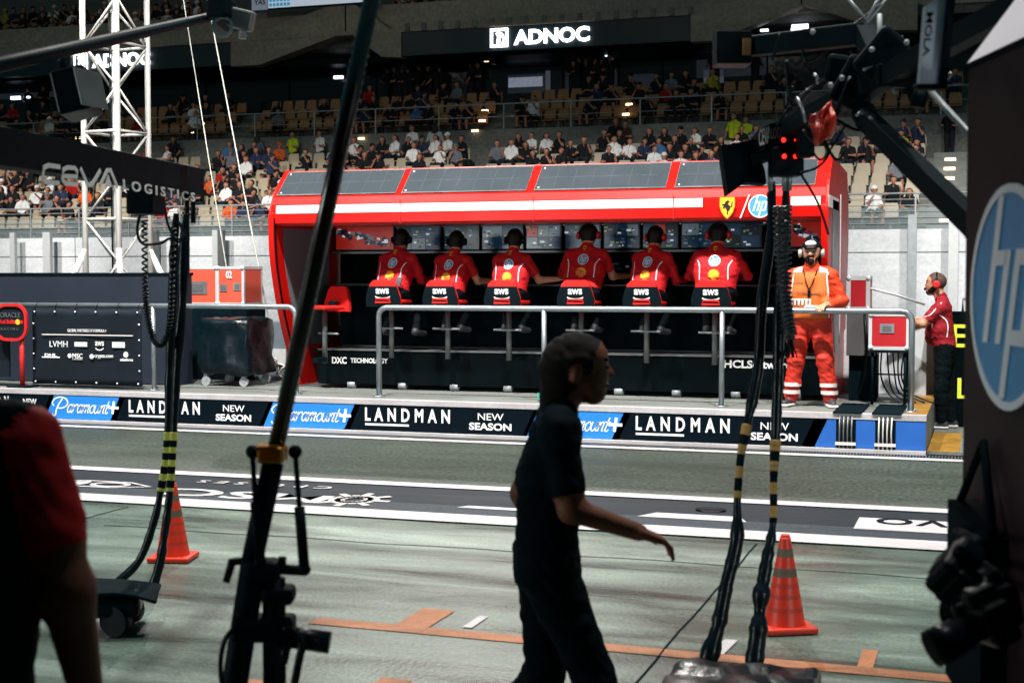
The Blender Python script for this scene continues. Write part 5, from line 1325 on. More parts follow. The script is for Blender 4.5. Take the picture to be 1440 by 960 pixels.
# red cloth
b = B(); O = [(1139, 162), (1168, 143), (1172, 160), (1166, 200), (1145, 204), (1148, 180)]
rows = []
for j in range(9):
    row = []
    for i in range(7):
        u, v = i/6, j/8; x = 1140+30*u+4*v; y = 160-16*u+44*v+3*math.sin(u*5); q = dpx(x, y, 5.5)
        row.append(b.bm.verts.new(q+FW*(.025*math.sin(u*9+v*5)+.02*math.sin(v*8))))
    rows.append(row)
for a, c in zip(rows, rows[1:]):
    for i in range(6): b.bm.faces.new((a[i], a[i+1], c[i+1], c[i]))
o = tag(b.build('red_cloth', 'orange_cloth', None, True), 'crumpled glossy red orange cloth hung on the right overhead rig', 'cloth')
so = o.modifiers.new('s', 'SOLIDIFY'); so.thickness = .006

# hose trolleys on the ground
p = at(140, 885, z=0); t = thing('hose_trolley', 'low black trolley with plastic cover where the left hoses end', 'trolley', (p.x, p.y, 0))
b = B(); b.box((p.x, p.y, .14), (.42, .34, .1), 0, Matrix.Rotation(.5, 3, 'Z'), .03); b.build('body', 'black_plastic', t)
b = B(); b.box((p.x+.05, p.y, .215), (.5, .36, .02), 0, Matrix.Rotation(.5, 3, 'Z') @ Matrix.Rotation(.12, 3, 'Y'), .008); bmesh.ops.subdivide_edges(b.bm, edges=b.bm.edges[:], cuts=4, use_grid_fill=True)
for v in b.bm.verts: v.co.z += .03*noise.noise(v.co*7)
b.build('cover', 'black_soft', t)
for dx, dy in ((.15, -.08), (-.15, .06), (.07, .15), (-.07, -.17)):
    b = B(); b.tube([(p.x+dx, p.y+dy-.03, .075), (p.x+dx, p.y+dy+.03, .075)], .075, 16); b.build('wheel', 'black_plastic', t)
p = at(1045, 975, z=0); t = thing('hose_trolley', 'glossy black plastic covered base where the right hoses end', 'trolley', (p.x, p.y, 0))
b = B(); b.box((p.x, p.y-.1, .05), (.62, .5, .09), 0, None, .03); bmesh.ops.subdivide_edges(b.bm, edges=b.bm.edges[:], cuts=8, use_grid_fill=True)
for v in b.bm.verts:
    if v.co.z > .05: v.co += Vector((0, 0, .035*noise.noise(v.co*9)))
mat('plastic_film', '141a1e', .3, 0, var=.3, scale=10, bump=.8, spec=.35)
b.build('film_cover', 'plastic_film', t, True)
b = B(); b.box((p.x, p.y-.1, .004), (.7, .56, .008)); b.build('base', 'black_plastic', t)

# ================================================================== CARBON POLE ON ITS MAST
d = 4.0; q = lambda x, y, dd=0: at(x, y, d=d+dd)
foot = q(352, 960); t = thing('camera_mast', 'slanted carbon pole held by a gold clamp on a black twin mast', 'mast', (foot.x, foot.y, 0))
top = q(524, -6); bot = q(386, 640); ext = top+(top-bot)*.35
b = B(); b.tube([bot, ext], .0235, 18); b.build('carbon_pole', 'carbon', t)
n = 70
dv = (ext-bot).normalized(); sv = dv.cross(FW).normalized()
for s_ in (-1, 1):
    b = B()
    for k in range(n):
        p = bot.lerp(ext, k/n)+sv*s_*.0228; b.tube([p, p+dv*.009], .0022, 5)
    b.build('edge_stitch', 'grey_plastic', t)
B().tube([bot+dv*-.02, q(352, 800)], .031, 14).build('lower_tube', 'black_metal', t)
lt_ = q(330, 962); v = (lt_-q(355, 800)).normalized(); g_ = lt_+v*((lt_.z-.05)/-v.z)
B().tube([q(357, 790), lt_, g_], .037, 14).build('mast_leg', 'black_metal', t)
r0 = q(385, 812); B().tube([r0, (r0.x, r0.y, .03)], .033, 14).build('mast_leg', 'black_metal', t)
b = B(); b.box(q(372, 882), (.17, .09, .07), 0, Matrix.Rotation(YAW, 3, 'Z'), .012); b.box(q(370, 800), (.1, .09, .06), 0, Matrix.Rotation(YAW, 3, 'Z'), .02); b.box(q(392, 835), (.09, .09, .05), 0, Matrix.Rotation(YAW, 3, 'Z'), .015); b.build('clamp_block', 'black_metal', t)
b = B(); b.tube([q(392, 893), q(464, 903)], .031, 16); b.build('handle', 'black_plastic', t)
b = B(); b.tube([q(345, 787), q(326, 790), q(318, 818)], [.012, .014, .011], 8); b.build('lever', 'black_plastic', t)
b = B(); b.tube([q(366, 637), q(405, 637)], .02, 12); b.box(q(383, 638, -.02), (.075, .08, .045), 0, Matrix.Rotation(YAW, 3, 'Z'), .008); b.box(q(378, 628, -.02), (.06, .08, .012), 0, Matrix.Rotation(YAW, 3, 'Z')); b.build('gold_clamp', 'gold', t)
for s_, pts in ((-1, ((355, 635), (359, 705), (366, 790))), (1, ((415, 635), (421, 712), (428, 800)))):
    b = B(); P = [q(*p_, -.03) for p_ in pts]
    b.tube([P[0], P[1]], .008, 8); b.tube([P[1], P[2]], .0155, 12); b.ball(P[0], .02, 0, 10); b.ball(P[2], .019, 0, 10); b.build('gas_strut', 'black_metal', t)
b = B(); b.tube([q(395, 800), q(430, 802)], .015, 10); b.tube([q(397, 782), q(397, 800)], .012, 8); b.build('pin', 'black_metal', t)
b = B(); b.tube(catmull([q(332, 880, -.05), q(316, 900, -.05), q(310, 940, -.05), q(318, 1000, -.05)], 6), .007, 8); b.tube(catmull([q(400, 880, -.05), q(424, 900, -.05), q(420, 930, -.05), q(404, 1010, -.05)], 6), .012, 8); b.tube([q(404, 905, -.04), q(398, 932, -.04)], .014, 8); b.build('cable', 'cable_black', t)
b = B()
for k in range(3):
    a = k*2.094+.4; b.tube([(foot.x, foot.y, .12), (foot.x+.45*math.cos(a), foot.y+.45*math.sin(a), .02)], .025, 8)
b.tube([(foot.x, foot.y, .0), (foot.x, foot.y, .2)], .06, 12); b.build('tripod_base', 'black_metal', t)

# ================================================================== MAROON BOARD WITH THE ROUND EMBLEM
ax = Vector((FW.x, FW.y, 0)).normalized(); nl = -RT     # runs along the view axis, faces left
lat = .32*4.1                                           # how far right of the axis it stands
def bp_(dep, z): v = C0+ax*dep+RT*lat; return Vector((v.x, v.y, z))
dep_ = lambda x: lat*FPX/(x-720)
dF = dep_(1357)
zt_ = CAMZ+(390-97)/FPX*dF
t = thing('display_board', 'tall dark maroon board with large blue and silver round emblem at the right edge', 'display board', bp_(dF, 0))
dN = 2.3
b = B(); b.prism([bp_(dF, 0.0), bp_(dN, 0.0), bp_(dN, zt_), bp_(dF, zt_)], RT*.35); b.build('board', 'maroon_board', t)
b = B(); b.poly([bp_(dF+.012, zt_+.012), bp_(dN, zt_+.012), bp_(dN, zt_+.012+.5*(dF-dN))+RT*.3]); b.poly([bp_(dF+.012, zt_+.012), bp_(dN, zt_+.012+.5*(dF-dN))+RT*.3, bp_(dN, zt_+.012)+RT*.36]); b.poly([bp_(dN, zt_+.012), bp_(dN, zt_+.012)+RT*.36, bp_(dN, zt_+.012+.5*(dF-dN))+RT*.3]); b.poly([bp_(dF+.012, zt_+.012), bp_(dN, zt_+.012)+RT*.36, bp_(dN, zt_+.012)]); b.build('sloping_cap', 'cap_glow', t)
b = B(); b.prism([bp_(dF+.006, zt_-.01), bp_(dN, zt_-.01), bp_(dN, zt_+.012), bp_(dF+.006, zt_+.012)], RT*.355-RT*0); b.build('seam', 'black_soft', t)
dc = dep_(1422); cz = CAMZ-(420-392)/FPX*dc
hp_logo('round_emblem', t, bp_(dc, cz)+nl*.003, -ax, (0, 0, 1), 159/FPX*dep_(1420), ['hp_blue', 'hp_white'], .006, .075)
# black block in place of a dark shadow on the board, cameras hanging on it
p = bp_(dep_(1400), 0)
t = thing('shadow_block', 'black block standing in for the dark shadow low on the maroon board', 'shadow block', bp_(dep_(1395), .6))
b = B(); dA, dB = dep_(1371), dep_(1424); b.prism([bp_(dA, 1.12), bp_(dB, 1.06), bp_(dB, .55), bp_(dA, .62)], nl*.07); b.build('block_body', 'black_soft', t)
b = B(); b.tube([bp_(dA+.0, 1.1)+nl*.04, bp_(dA-.15, 1.3)+nl*.02, bp_(dB, 1.05)+nl*.04], .012, 8); b.build('strap', 'black_soft', t)
def camera(name, label, c, aim, L, rr, roll=0):
    c = Vector(c); aim = Vector(aim).normalized(); t = thing(name, label, 'camera', c, 'cameras hanging by the maroon board')
    x = aim.cross(Vector((0, 0, 1))).normalized(); x = (Matrix.Rotation(roll, 3, aim) @ x); z = x.cross(aim); M = Matrix((x, aim, z)).transposed()
    b = B(); b.box(c, (.14, .07, .1), 0, M, .018); b.box(c+z*.06-aim*.0, (.06, .07, .045), 0, M, .014); b.box(c+x*.055+aim*.025, (.035, .05, .1), 0, M, .012); bd = b.build('camera_body', 'black_plastic', t)
    b = B(); b.tube([c+aim*.03, c+aim*.06, c+aim*.06, c+aim*(L*.55), c+aim*(L*.55), c+aim*L], [rr*.8, rr*.8, rr*.9, rr*.9, rr, rr*1.06], 24, 0, True); b.tube([c+aim*(L+.001), c+aim*(L+.002)], rr*.85, 24, 1); b.build('lens', ['black_plastic', 'black_metal'], t)
    b = B(); b.tube([c+aim*(L*.8), c+aim*(L*.8+.006)], rr*1.07, 24); b.build('lens_ring', 'orange_line' if L > .2 else 'black_metal', t)
    b = B(); b.box(c-aim*.037, (.075, .004, .055), 0, M); b.build('rear_screen', 'black_metal', t)
    return t, M
cc = at(1362, 806, d=3.25)
camera('camera', 'upper black camera tilted with its grip up, hanging beside the maroon board', at(1340, 800, d=3.3), RT*.75-UP*.65-FW*.2, .1, .04, .4)
camera('camera', 'middle black camera with a short wide lens hanging by the board', at(1392, 852, d=3.3), -RT*.8-UP*.12-FW*.5, .11, .052, .2)
camera('camera', 'lowest black camera with a long zoom lens pointing down to the left', at(1392, 872, d=3.15), -RT*.88-UP*.38-FW*.15, .15, .04, .1)
b = B(); b.tube(catmull([at(1355, 770, d=3.3), at(1376, 760, d=3.4), bp_(dep_(1390), 1.05)+nl*.08], 5), .012, 8); b.tube(catmull([at(1400, 850, d=3.3), at(1405, 810, d=3.4), bp_(dep_(1405), 1.0)+nl*.08], 5), .012, 8); b.tube([at(1398, 872, d=3.15), at(1412, 850, d=3.2), bp_(dep_(1412), .95)+nl*.07], .012, 8)
tag(b.build('camera_strap', 'black_soft'), 'black straps holding the cameras against the maroon board', 'strap')

# garage the photographer stands in; unseen canopy added to shade the near things
t = thing('garage', 'unseen pit garage with flat canopy shading the viewpoint', 'garage', (0, -4, 0))
B().span((-16, -9, 3.3), (14, 1.6, 3.7)).build('canopy', 'black_panel', t)
B().span((-16, -9.3, 0), (14, -9, 3.3)).build('rear_wall', 'banner', t)
for x in (-6.2, 4.6): B().span((x, -9, 0), (x+.3, .5, 3.3)).build('side_wall', 'banner', t)

# ================================================================== GRANDSTAND
SX0, SX1 = -64, 18
gs = thing('grandstand', 'large concrete grandstand with tiered seats and glass fronted suites across the track', 'grandstand', (-24, 50, 0))
YF, ZF, DR, HR_, NR = 42.0, 3.12, .8, .36, 8
# lower terrace steps
pr = [(YF, 0)]
pr += [(YF, ZF), (43.0, ZF)]
for k in range(NR): pr += [(43.0+DR*k, ZF+HR_*k), (43.0+DR*(k+1), ZF+HR_*k)]
yP = 43.0+DR*NR; zP0 = ZF+HR_*(NR-1); zP1 = 7.25
pr += [(yP+.9, zP0), (yP+.9, zP1), (yP+1.15, zP1)]
yU = yP+1.15; UR, UD, UH = 4, .85, .46
for k in range(UR): pr += [(yU+UD*k, zP1-.1+UH*k), (yU+UD*(k+1), zP1-.1+UH*k)]
yS = yU+UD*UR; pr += [(yS+3.5, zP1-.1+UH*(UR-1)), (yS+3.5, 0)]
b = B(); b.prism([(SX0, y, z) for y, z in pr], (SX1-SX0, 0, 0)); b.build('terrace', 'stand_concrete', gs)
B().span((SX0, YF-.02, 0), (SX1, YF-.004, ZF)).build('front_wall', 'white_wall', gs)
b = B(); b.span((SX0, YF-.03, 2.45), (SX1, YF-.02, 2.48))
for x in range(-62, 18, 4): b.span((x, YF-.03, 0), (x+.02, YF-.02, ZF))
b.build('wall_joint', 'cabinet_grey', gs)
# suites, fascia, gables, upper tier
yG = yS+.2; zG = zP1-.1+UH*(UR-1)
zs_b, zs_t = 10.42, 11.34                                # fascia bottom/top
yFa = 52.0
B().span((SX0, yG+3.0, zG), (SX1, yG+3.3, 12)).build('suite_back_wall', 'suite_wall', gs)
B().span((SX0, yFa+.5, zs_b-.1), (SX1, yG+3.3, zs_b+.15)).build('suite_ceiling', 'black_panel', gs)
sx = lambda x, y=110: at(x, y, Y=yG).x
rs = random.Random(11)
for i, x in enumerate(range(int(SX0), int(SX1), 4)):
    b = B(); b.span((x+.03, yG, zG+.02), (x+3.97, yG+.02, zs_b-.12)); gl = b.build('glazing', 'glass', gs)
    b = B(); b.span((x-.03, yG-.02, zG), (x+.03, yG+.06, zs_b-.1)); b.build('mullion', 'black_metal', gs)
for (xa, xb, ya, yb, m) in ((715, 766, 104, 132, 'suite_lit'), (716, 764, 108, 124, 'lit_dim'), (796, 868, 98, 128, 'suite_lit'), (540, 565, 85, 118, 'suite_lit'), (562, 575, 84, 118, 'screen_grey'), (578, 640, 95, 128, 'suite_wall'), (885, 920, 104, 135, 'suite_lit'), (980, 1090, 80, 110, 'suite_lit'), (0, 80, 115, 140, 'suite_lit'), (860, 862, 100, 140, 'lit_dim'), (768, 774, 100, 128, 'screen_grey'), (990, 1018, 98, 118, 'screen_grey'), (450, 520, 75, 120, 'suite_wall'), (1030, 1110, 28, 52, 'suite_lit')):  # white flag reflected in the glass is drawn as the first two glowing panels
    a, c = at(xa, yb, Y=yG+1.6), at(xb, ya, Y=yG+1.6)
    z0 = max(a.z, zG+.05); z1 = min(c.z, zs_b-.15)
    if z1 > z0+.1: B().span((a.x, yG+1.5, z0), (c.x, yG+1.6, z1)).build('suite_glow_panel', m, gs)
def px_box(name, xa, xb, ya, yb, Y, dy, m, parent):
    a, c = at(xa, yb, Y=Y), at(xb, ya, Y=Y); return B().span((a.x, Y, a.z), (c.x, Y+dy, c.z), 0).build(name, m, parent)
fL = at(565, 66, Y=yFa).x; fR = at(972, 45, Y=yFa).x
gA, gB = at(326, 80, Y=yFa).x, fL
B().span((fL, yFa, zs_b), (fR, yFa+.5, zs_t)).build('fascia', 'fascia_teal', gs)
B().span((SX0, yFa, zs_b), (gA, yFa+.5, zs_t)).build('fascia', 'fascia_teal', gs)
g2L, g2R = fR, at(1290, 40, Y=yFa).x
def gable(x0, x1, apx, apy_out, apy_in, kl, kr):
    """concrete bent beam over a stair opening: outer and inner outline in photo rows, laid on the stand front"""
    za = at(apx, apy_out, Y=yFa).z; zi = at(apx, apy_in, Y=yFa).z; xm = at(apx, 40, Y=yFa).x
    P = [(x0, zs_b-.06), (x0, zs_t+.05), (x0+(xm-x0)*.12, zs_t+.12), (xm-.9, za), (xm+.3, za+.1), (x1-(x1-xm)*.2, zs_t+.15), (x1, zs_t+.1), (x1, zs_b-.06), (x1-(x1-xm)*kr, zs_b+.0), (xm+.1, zi), (x0+(xm-x0)*kl, zs_b-.06)]
    b = B(); b.prism([(x, yFa-.08, z) for x, z in P], (0, .7, 0)); b.build('gable_beam', 'gable_concrete', gs)
    b = B(); b.span((xm-.02, yFa-.1, zi), (xm+.03, yFa-.085, za)); b.build('gable_joint', 'black_soft', gs)
gable(gA, gB, 487, 9, 45, .25, .35)
gable(g2L, g2R, 1127, -18, 7, .22, .3)
B().span((SX0, yFa+.7, zs_t), (SX1, yFa+1.2, 12.6)).build('upper_front', 'gable_concrete', gs)
B().span((SX0, yFa-.1, zs_t+.0), (fR+.0, yFa+1.2, zs_t+.16)).build('upper_slab', 'gable_concrete', gs)
for k in range(40):
    x = fL+.2+k*.7
    if x < fR: B().span((x, yFa-.18, zs_t+.02), (x+.18, yFa-.1, zs_t+.3)).build('slab_bracket', 'stand_concrete', gs)
pr = []; yT, zT = yFa+.9, zs_t+.16
for k in range(6): pr += [(yT+.8*k, zT+.45*k), (yT+.8*(k+1), zT+.45*k)]
pr += [(yT+4.8, zs_t-.3), (yT, zs_t-.3)]
b = B(); b.prism([(SX0, y, z) for y, z in pr], (SX1-SX0, 0, 0)); b.build('upper_terrace', 'stand_concrete', gs)
B().span((SX0, 62, 0), (SX1, 63, 30)).build('rear_wall', 'stand_concrete', gs)
B().span((SX0, 47.5, 24), (SX1, 63, 24.6)).build('roof', 'stand_concrete', gs)
# right hand stair of pale steps
xs0, xs1 = at(1308, 250, Y=46).x, at(1364, 250, Y=46).x+.5
b = B()
for k in range(NR*2): b.span((xs0, 43.0+DR*k/2-.02, ZF-.02), (xs1, 43.0+DR*(k+1)/2, ZF+HR_*k/2+.02))
b.build('pale_stair', 'platform_concrete', gs)
for x in (at(1333, 250, Y=46).x,):
    for k in range(0, NR*2, 2):
        y = 43.0+DR*k/2-.03; z = ZF+HR_*(k)/2-.06
        b = B(); b.box((x, y-.01, z), (.34, .03, .09), 0, None, .012); b.build('step_light', 'lit_warm', gs)
for (x, y, Y) in ((682, 156, yU+.9), (678, 170, yU+.4), (668, 184, yP+.86), (885, 147, yU+.9), (880, 161, yU+.4), (283, 174, yU+.9), (270, 187, yU+.3), (110, 194, yU+.3), (94, 207, yP+.86), (508, 195, yP+.86)):
    p = at(x, y, Y=Y-.06); b = B(); b.box(p, (.26, .04, .08), 0, None, .01); b.build('step_light', 'lit_warm', gs)
for (x, y, w) in ((481, 86, .3), (476, 109, .42), (408, 80, .12), (1038, 43, .16), (1075, 43, .3), (1145, 49, .3), (1120, 42, .4), (1125, 38, .6), (22, 138, .5), (38, 137, .3), (684, 86, .2), (853, 79, .12)):
    p = at(x, y, Y=yG-.4 if y > 60 else yFa+.62)
    B().box(p, (w, .1, w*.3), 0, None, .02).build('ceiling_lamp', 'lit_cool' if w != .2 else 'lit_warm', gs)
# debris fence posts in front of the white wall
for i, (x, w, m) in enumerate(((66, .3, 'white_alu'), (209, .3, 'white_alu'), (219, .16, 'cabinet_grey'), (311, .2, 'cabinet_grey'), (303, .2, 'white_alu'), (18, .2, 'white_alu'), (1283, .24, 'galv_dull'), (1341, .26, 'white_alu'))):
    p = at(x, 330, Y=41.4); b = B(); b.span((p.x-w/2, 41.35, 0), (p.x+w/2, 41.5, 3.5 if x > 1000 else 3.3)); tag(b.build('fence_post', m), 'square debris fence post before the white stand wall', 'fence post', 'fence posts before the white stand wall')
# railings on the stand
def stand_rail(name, label, Y, z0, z1, bars, x0=SX0, x1=SX1, post=2.0, m='galv_dull', r=.022, glass=None):
    t = thing(name, label, 'railing', ((x0+x1)/2, Y, z0))
    b = B(); b.tube([(x0, Y, z1), (x1, Y, z1)], r*1.25, 8); b.build('top_rail', m, t)
    b = B()
    for k in range(bars): z = z0+(z1-z0)*(k+1)/(bars+1); b.tube([(x0, Y, z), (x1, Y, z)], r*.6, 6)
    if bars: b.build('infill', m, t)
    n = int((x1-x0)/post)
    for k in range(n+1): B().span((x0+k*post-r, Y-r, z0-.35), (x0+k*post+r, Y+r, z1)).build('post', m, t)
    if glass:
        b = B(); b.span((x0, Y+.03, glass[0]), (x1, Y+.036, glass[1])); b.build('glass_panel', 'clear_glass', t)
    return t
stand_rail('railing', 'front railing of the lower seats with glass and horizontal bars', 42.25, ZF, 4.15, 5, glass=(ZF, 3.75))
stand_rail('railing', 'thin railing along the upper tan seats', yU-.1, zP1, 8.2, 1, post=2.6)
stand_rail('railing', 'railing of the topmost balcony above the lit sign', yFa+.8, zs_t+.16, zs_t+1.2, 4, post=1.4, m='cabinet_grey')
# signs
def adnoc(xa, xb, ya, yb, label):
    a, c = at(xa, yb, Y=yFa-.1), at(xb, ya, Y=yFa-.1)
    t = thing('illuminated_sign', label, 'sign', a, 'lit signs on the stand fascia'); h = .62; w = c.x-a.x; z = (zs_b+zs_t)/2-h/2+.02
    k = h
    b = B(); b.ribbon([(0, 0), (k, 0), (k, k), (0, k)], .1, (a.x, yFa-.06, z), xd, zd, .05, 0, True)
    b.plate([(.2, .1), (.34, .1), (.36, .3), (.5, .42), (.42, .5), (.3, .54), (.16, .48), (.24, .36)], (a.x, yFa-.06, z), xd, zd, .05)
    b.plate([(.42, .08), (.54, .08), (.54, .36), (.46, .3)], (a.x, yFa-.06, z), xd, zd, .05); b.build('emblem', 'lit_white', t)
    text('lettering', 'ADNOC', 'lit_white', t, (a.x+k+.28, yFa-.06, z+.0), xd, zd, w-k-.28, h*.92, .035, th=.05)
adnoc(691, 829, 38, 68, 'lit white sign with square bird emblem in the middle of the dark fascia')
adnoc(104, 211, 80, 106, 'lit white sign with square bird emblem behind the truss tower')
# scoreboard
a, c = at(356, 15, Y=yFa-.2), at(515, -30, Y=yFa-.2)
t = thing('scoreboard', 'pale video scoreboard cut by the top edge of the picture', 'scoreboard', ((a.x+c.x)/2, yFa, a.z))
B().span((a.x, yFa-.3, a.z), (c.x, yFa-.05, a.z+1.6)).build('cabinet', 'black_metal', t)
B().span((a.x+.75, yFa-.32, a.z+.02), (c.x, yFa-.3, a.z+1.6)).build('screen', 'screen_white', t)
B().span((a.x, yFa-.32, a.z-.03), (a.x+.72, yFa-.3, a.z+1.6)).build('side_panel', 'screen_grey', t)
text('lettering', 'YAS', 'emblem_black', t, (a.x+.12, yFa-.33, a.z+.18), xd, zd, .5, .2, .02)
b = B()
for k in range(6): b.span((a.x+.8+.16*k, yFa-.335, a.z+.08), (a.x+.92+.16*k, yFa-.32, a.z+.2)); b.span((a.x+.8+.16*k, yFa-.335, a.z+.26), (a.x+.92+.16*k, yFa-.32, a.z+.38))
b.build('screen_tiles', 'screen_cyan', t)

# ================================================================== SEATS
def make_seat(m, high):
    b = B(); b.box((0, -.16, .40), (.42, .36, .04), 0, None, .015)
    pts = [(.44*(p[0]), .0+p[1]) for p in ((-.5, .42), (.5, .42), (.5, .68), (.42, .82 if not high else .9), (-.42, .82 if not high else .9), (-.5, .68))]
    b.plate(pts, (0, .05, 0), xd, (0, .16, 1), .035, 0)
    b.box((0, -.02, .2), (.06, .1, .4), 1)
    if high: b.plate([(-.2, .45), (.2, .45), (.2, .52), (-.2, .52)], (0, .012, 0), xd, (0, .16, 1), .01, 1)
    return b.build('stadium_seat', [m, 'seat_dark' if high else 'cabinet_grey'])
seat_lo = make_seat('seat_cream', False); seat_hi = make_seat('seat_tan', True)
SEATS, FANS = [], []
rr = random.Random(5)
def hidden(x, y): return (398 < x < 1150 and y > 246) or (1150 <= x < 1195 and y > 285) or x > 1365 or x < -12 or y < -25
for tier, n, y0, dy, z0, dz in (('lo', NR, 43.0, DR, ZF, HR_), ('hi', 3, yU, UD, zP1-.1, UH), ('up', 4, yT, .8, zT, .45)):
    for k in range(n):
        for i in range(130):
            x = -60+i*.535; Y = y0+dy*k+dy*.5; z = z0+dz*k
            u, v, dd = px((x, Y, z+.6))
            if hidden(u, v): continue
            gap = (x+63) % 11.2 < 1.3 and tier != 'up'                      # aisles
            if gap or (tier == 'lo' and xs0-.3 < x < xs1+.3): continue
            if tier == 'up' and (300 < u < 560 or u > 990): continue
            SEATS.append((dd, tier, x, Y, z, u, v))
            if tier == 'lo': pr_ = .52 if u < 380 else (.66 if u < 900 else (.8 if u < 1120 else .3))
            elif tier == 'hi': pr_ = .55 if (u < 120 or 480 < u < 620 or u > 880 and u < 960) else .17
            else: pr_ = .6
            if tier == 'lo' and 380 < u < 480 and v < 246: pr_ = .3
            if tier == 'lo' and u > 1195 and k >= 6: pr_ = .7
            if rr.random() < pr_: FANS.append((dd, tier, x, Y, z, u, v))
SEATS.sort()
slab = {'lo': 'cream plastic stadium seat in the lower grandstand rows', 'hi': 'tan backed stadium seat in the rows below the suites', 'up': 'tan backed stadium seat on the topmost balcony'}
used = {'lo': False, 'hi': False}
keep = SEATS[:300]; rest = SEATS[300:]
for dd, tier, x, Y, z, u, v in keep:
    src = seat_lo if tier == 'lo' else seat_hi; key = 'lo' if tier == 'lo' else 'hi'
    o = src.copy() if used[key] else src
    if used[key]: COL.objects.link(o)
    used[key] = True; o.location = (x, Y, z)
    tag(o, slab[tier], 'seat', {'lo': 'cream seats of the lower rows', 'hi': 'tan seats below the suites', 'up': 'tan seats of the topmost balcony'}[tier])
if rest:
    for key, src, tiers in (('lo', seat_lo, ('lo',)), ('hi', seat_hi, ('hi', 'up'))):
        L = [s for s in rest if s[1] in tiers]
        if not L: continue
        me = src.data; nv = len(me.vertices); V = np.empty(nv*3); me.vertices.foreach_get('co', V); V = V.reshape(-1, 3)
        F = [tuple(p.vertices) for p in me.polygons]; MI = [p.material_index for p in me.polygons]; av, af, am = [], [], []
        for j, s in enumerate(L):
            av.append(V+np.array((s[2], s[3], s[4]))); af += [tuple(i+j*nv for i in f) for f in F]; am += MI
        nm = bpy.data.meshes.new('seat_mass'); nm.from_pydata(np.concatenate(av).tolist(), [], af); nm.polygons.foreach_set('material_index', am)
        for m in me.materials: nm.materials.append(m)
        o = bpy.data.objects.new('seat_mass', nm); COL.objects.link(o); o['kind'] = 'stuff'
        tag(o, 'farther rows of cream stadium seats' if key == 'lo' else 'farther rows of tan stadium seats', 'seats')
        if not used[key]: bpy.data.objects.remove(src)

# ================================================================== SPECTATORS
def fan(kind, seed, long_hair=False, cap=False):
    r_ = random.Random(seed); P = []; TR, SH, SK, HRM = 0, 1, 2, 3
    if kind == 'sit':
        zb = .45; ln = r_.uniform(-.12, .06)
        P += [((-.08, 0, zb+.08), .12, (.08, 0, zb+.08), .12, TR)]
        for s in (-1, 1):
            P += [((s*.08, 0, zb+.1), .12, (s*.1, ln, zb+.45), .115, SH), ((s*.04, ln, zb+.56), .06, (s*.16, ln, zb+.52), .065, SH)]
            kn = Vector((s*r_.uniform(.1, .2), -.42, zb+.1)); an = kn+Vector((s*.02, .05, -.42))
            P += [((s*.09, -.02, zb+.06), .09, kn, .065, TR), (kn, .062, an, .042, SK if seed % 3 == 0 else TR), (an, .045, an+Vector((0, -.13, -.04)), .038, HRM)]
            el = Vector((s*.25, ln-.1, zb+.28)); wr = Vector((s*r_.uniform(.05, .2), -.33, zb+r_.choice((.2, .2, .3, .55))))
            P += [((s*.18, ln, zb+.5), .06, el, .045, SH), (el, .042, wr, .032, SK)]
        hc = Vector((r_.uniform(-.03, .03), ln-.02, zb+.74))
        P += [((0, ln, zb+.55), .05, hc, .05, SK)]
    else:
        zb = .9
        for s in (-1, 1):
            P += [((s*.09, 0, zb), .1, (s*.1, 0, .5), .075, TR), ((s*.1, 0, .5), .07, (s*.1, 0, .08), .05, TR), ((s*.1, 0, .05), .045, (s*.1, -.12, .04), .04, HRM)]
            P += [((s*.07, 0, zb+.05), .11, (s*.1, 0, zb+.42), .11, SH), ((s*.04, 0, zb+.53), .06, (s*.17, 0, zb+.5), .065, SH)]
            el = Vector((s*.28, -.03, zb+.24)); wr = Vector((s*.2, -.22, zb+(.25 if seed % 2 else .05)))
            P += [((s*.2, 0, zb+.48), .06, el, .045, SH), (el, .042, wr, .032, SK)]
        hc = Vector((0, -.02, zb+.72)); P += [((0, 0, zb+.52), .05, hc, .05, SK)]
    P += [(hc+Vector((0, -.025, -.01)), .085, hc+Vector((0, -.04, -.06)), .055, SK), (hc+Vector((0, .02, .03)), .098, hc+Vector((0, .03, .02)), .095, HRM)]
    if long_hair: P += [(hc+Vector((-.05, .05, 0)), .075, hc+Vector((-.06, .06, -.22)), .06, HRM), (hc+Vector((.05, .05, 0)), .075, hc+Vector((.06, .06, -.22)), .06, HRM)]
    if cap: P += [(hc+Vector((0, -.06, .06)), .07, hc+Vector((0, -.14, .05)), .03, SH), (hc+Vector((0, 0, .06)), .098, hc+Vector((0, .02, .05)), .098, SH)]
    o = body('person', P, ['fan_trousers', 'fan_shirt', 'fan_skin', 'fan_hair'], None, .026, 2)
    return o
sit = [fan('sit', 1), fan('sit', 2, True), fan('sit', 3, False, True), fan('sit', 4), fan('sit', 5, True), fan('sit', 6, False, True)]
std = [fan('std', 1), fan('std', 2, True), fan('std', 3)]
CL = [('e0e0e0', 'white', .2), ('14171c', 'black', .46), ('a01818', 'red', .07), ('22304a', 'navy', .11), ('d0541c', 'orange', .04), ('6a7078', 'grey', .07), ('b0a428', 'yellow', .02), ('3a6a98', 'blue', .03)]
loc_n = {'lo': 'sitting in the lower grandstand rows', 'hi': 'sitting in the tan seats below the suites', 'up': 'sitting on the topmost balcony'}
FANS.sort(); EXTRA = FANS[262:]; FANS = FANS[:262]; print('fans', len(FANS), len(EXTRA))
first = {id(s): True for s in sit+std}
def place(src, loc, rz, label, group, colr):
    o = src if first[id(src)] else src.copy()
    if first[id(src)]: first[id(src)] = False
    else: COL.objects.link(o)
    o.location = loc; o.rotation_euler = (0, 0, rz); o.color = colr+(1,); s = rr.uniform(.94, 1.06); o.scale = (s, s, s)
    tag(o, label, 'person', group); return o
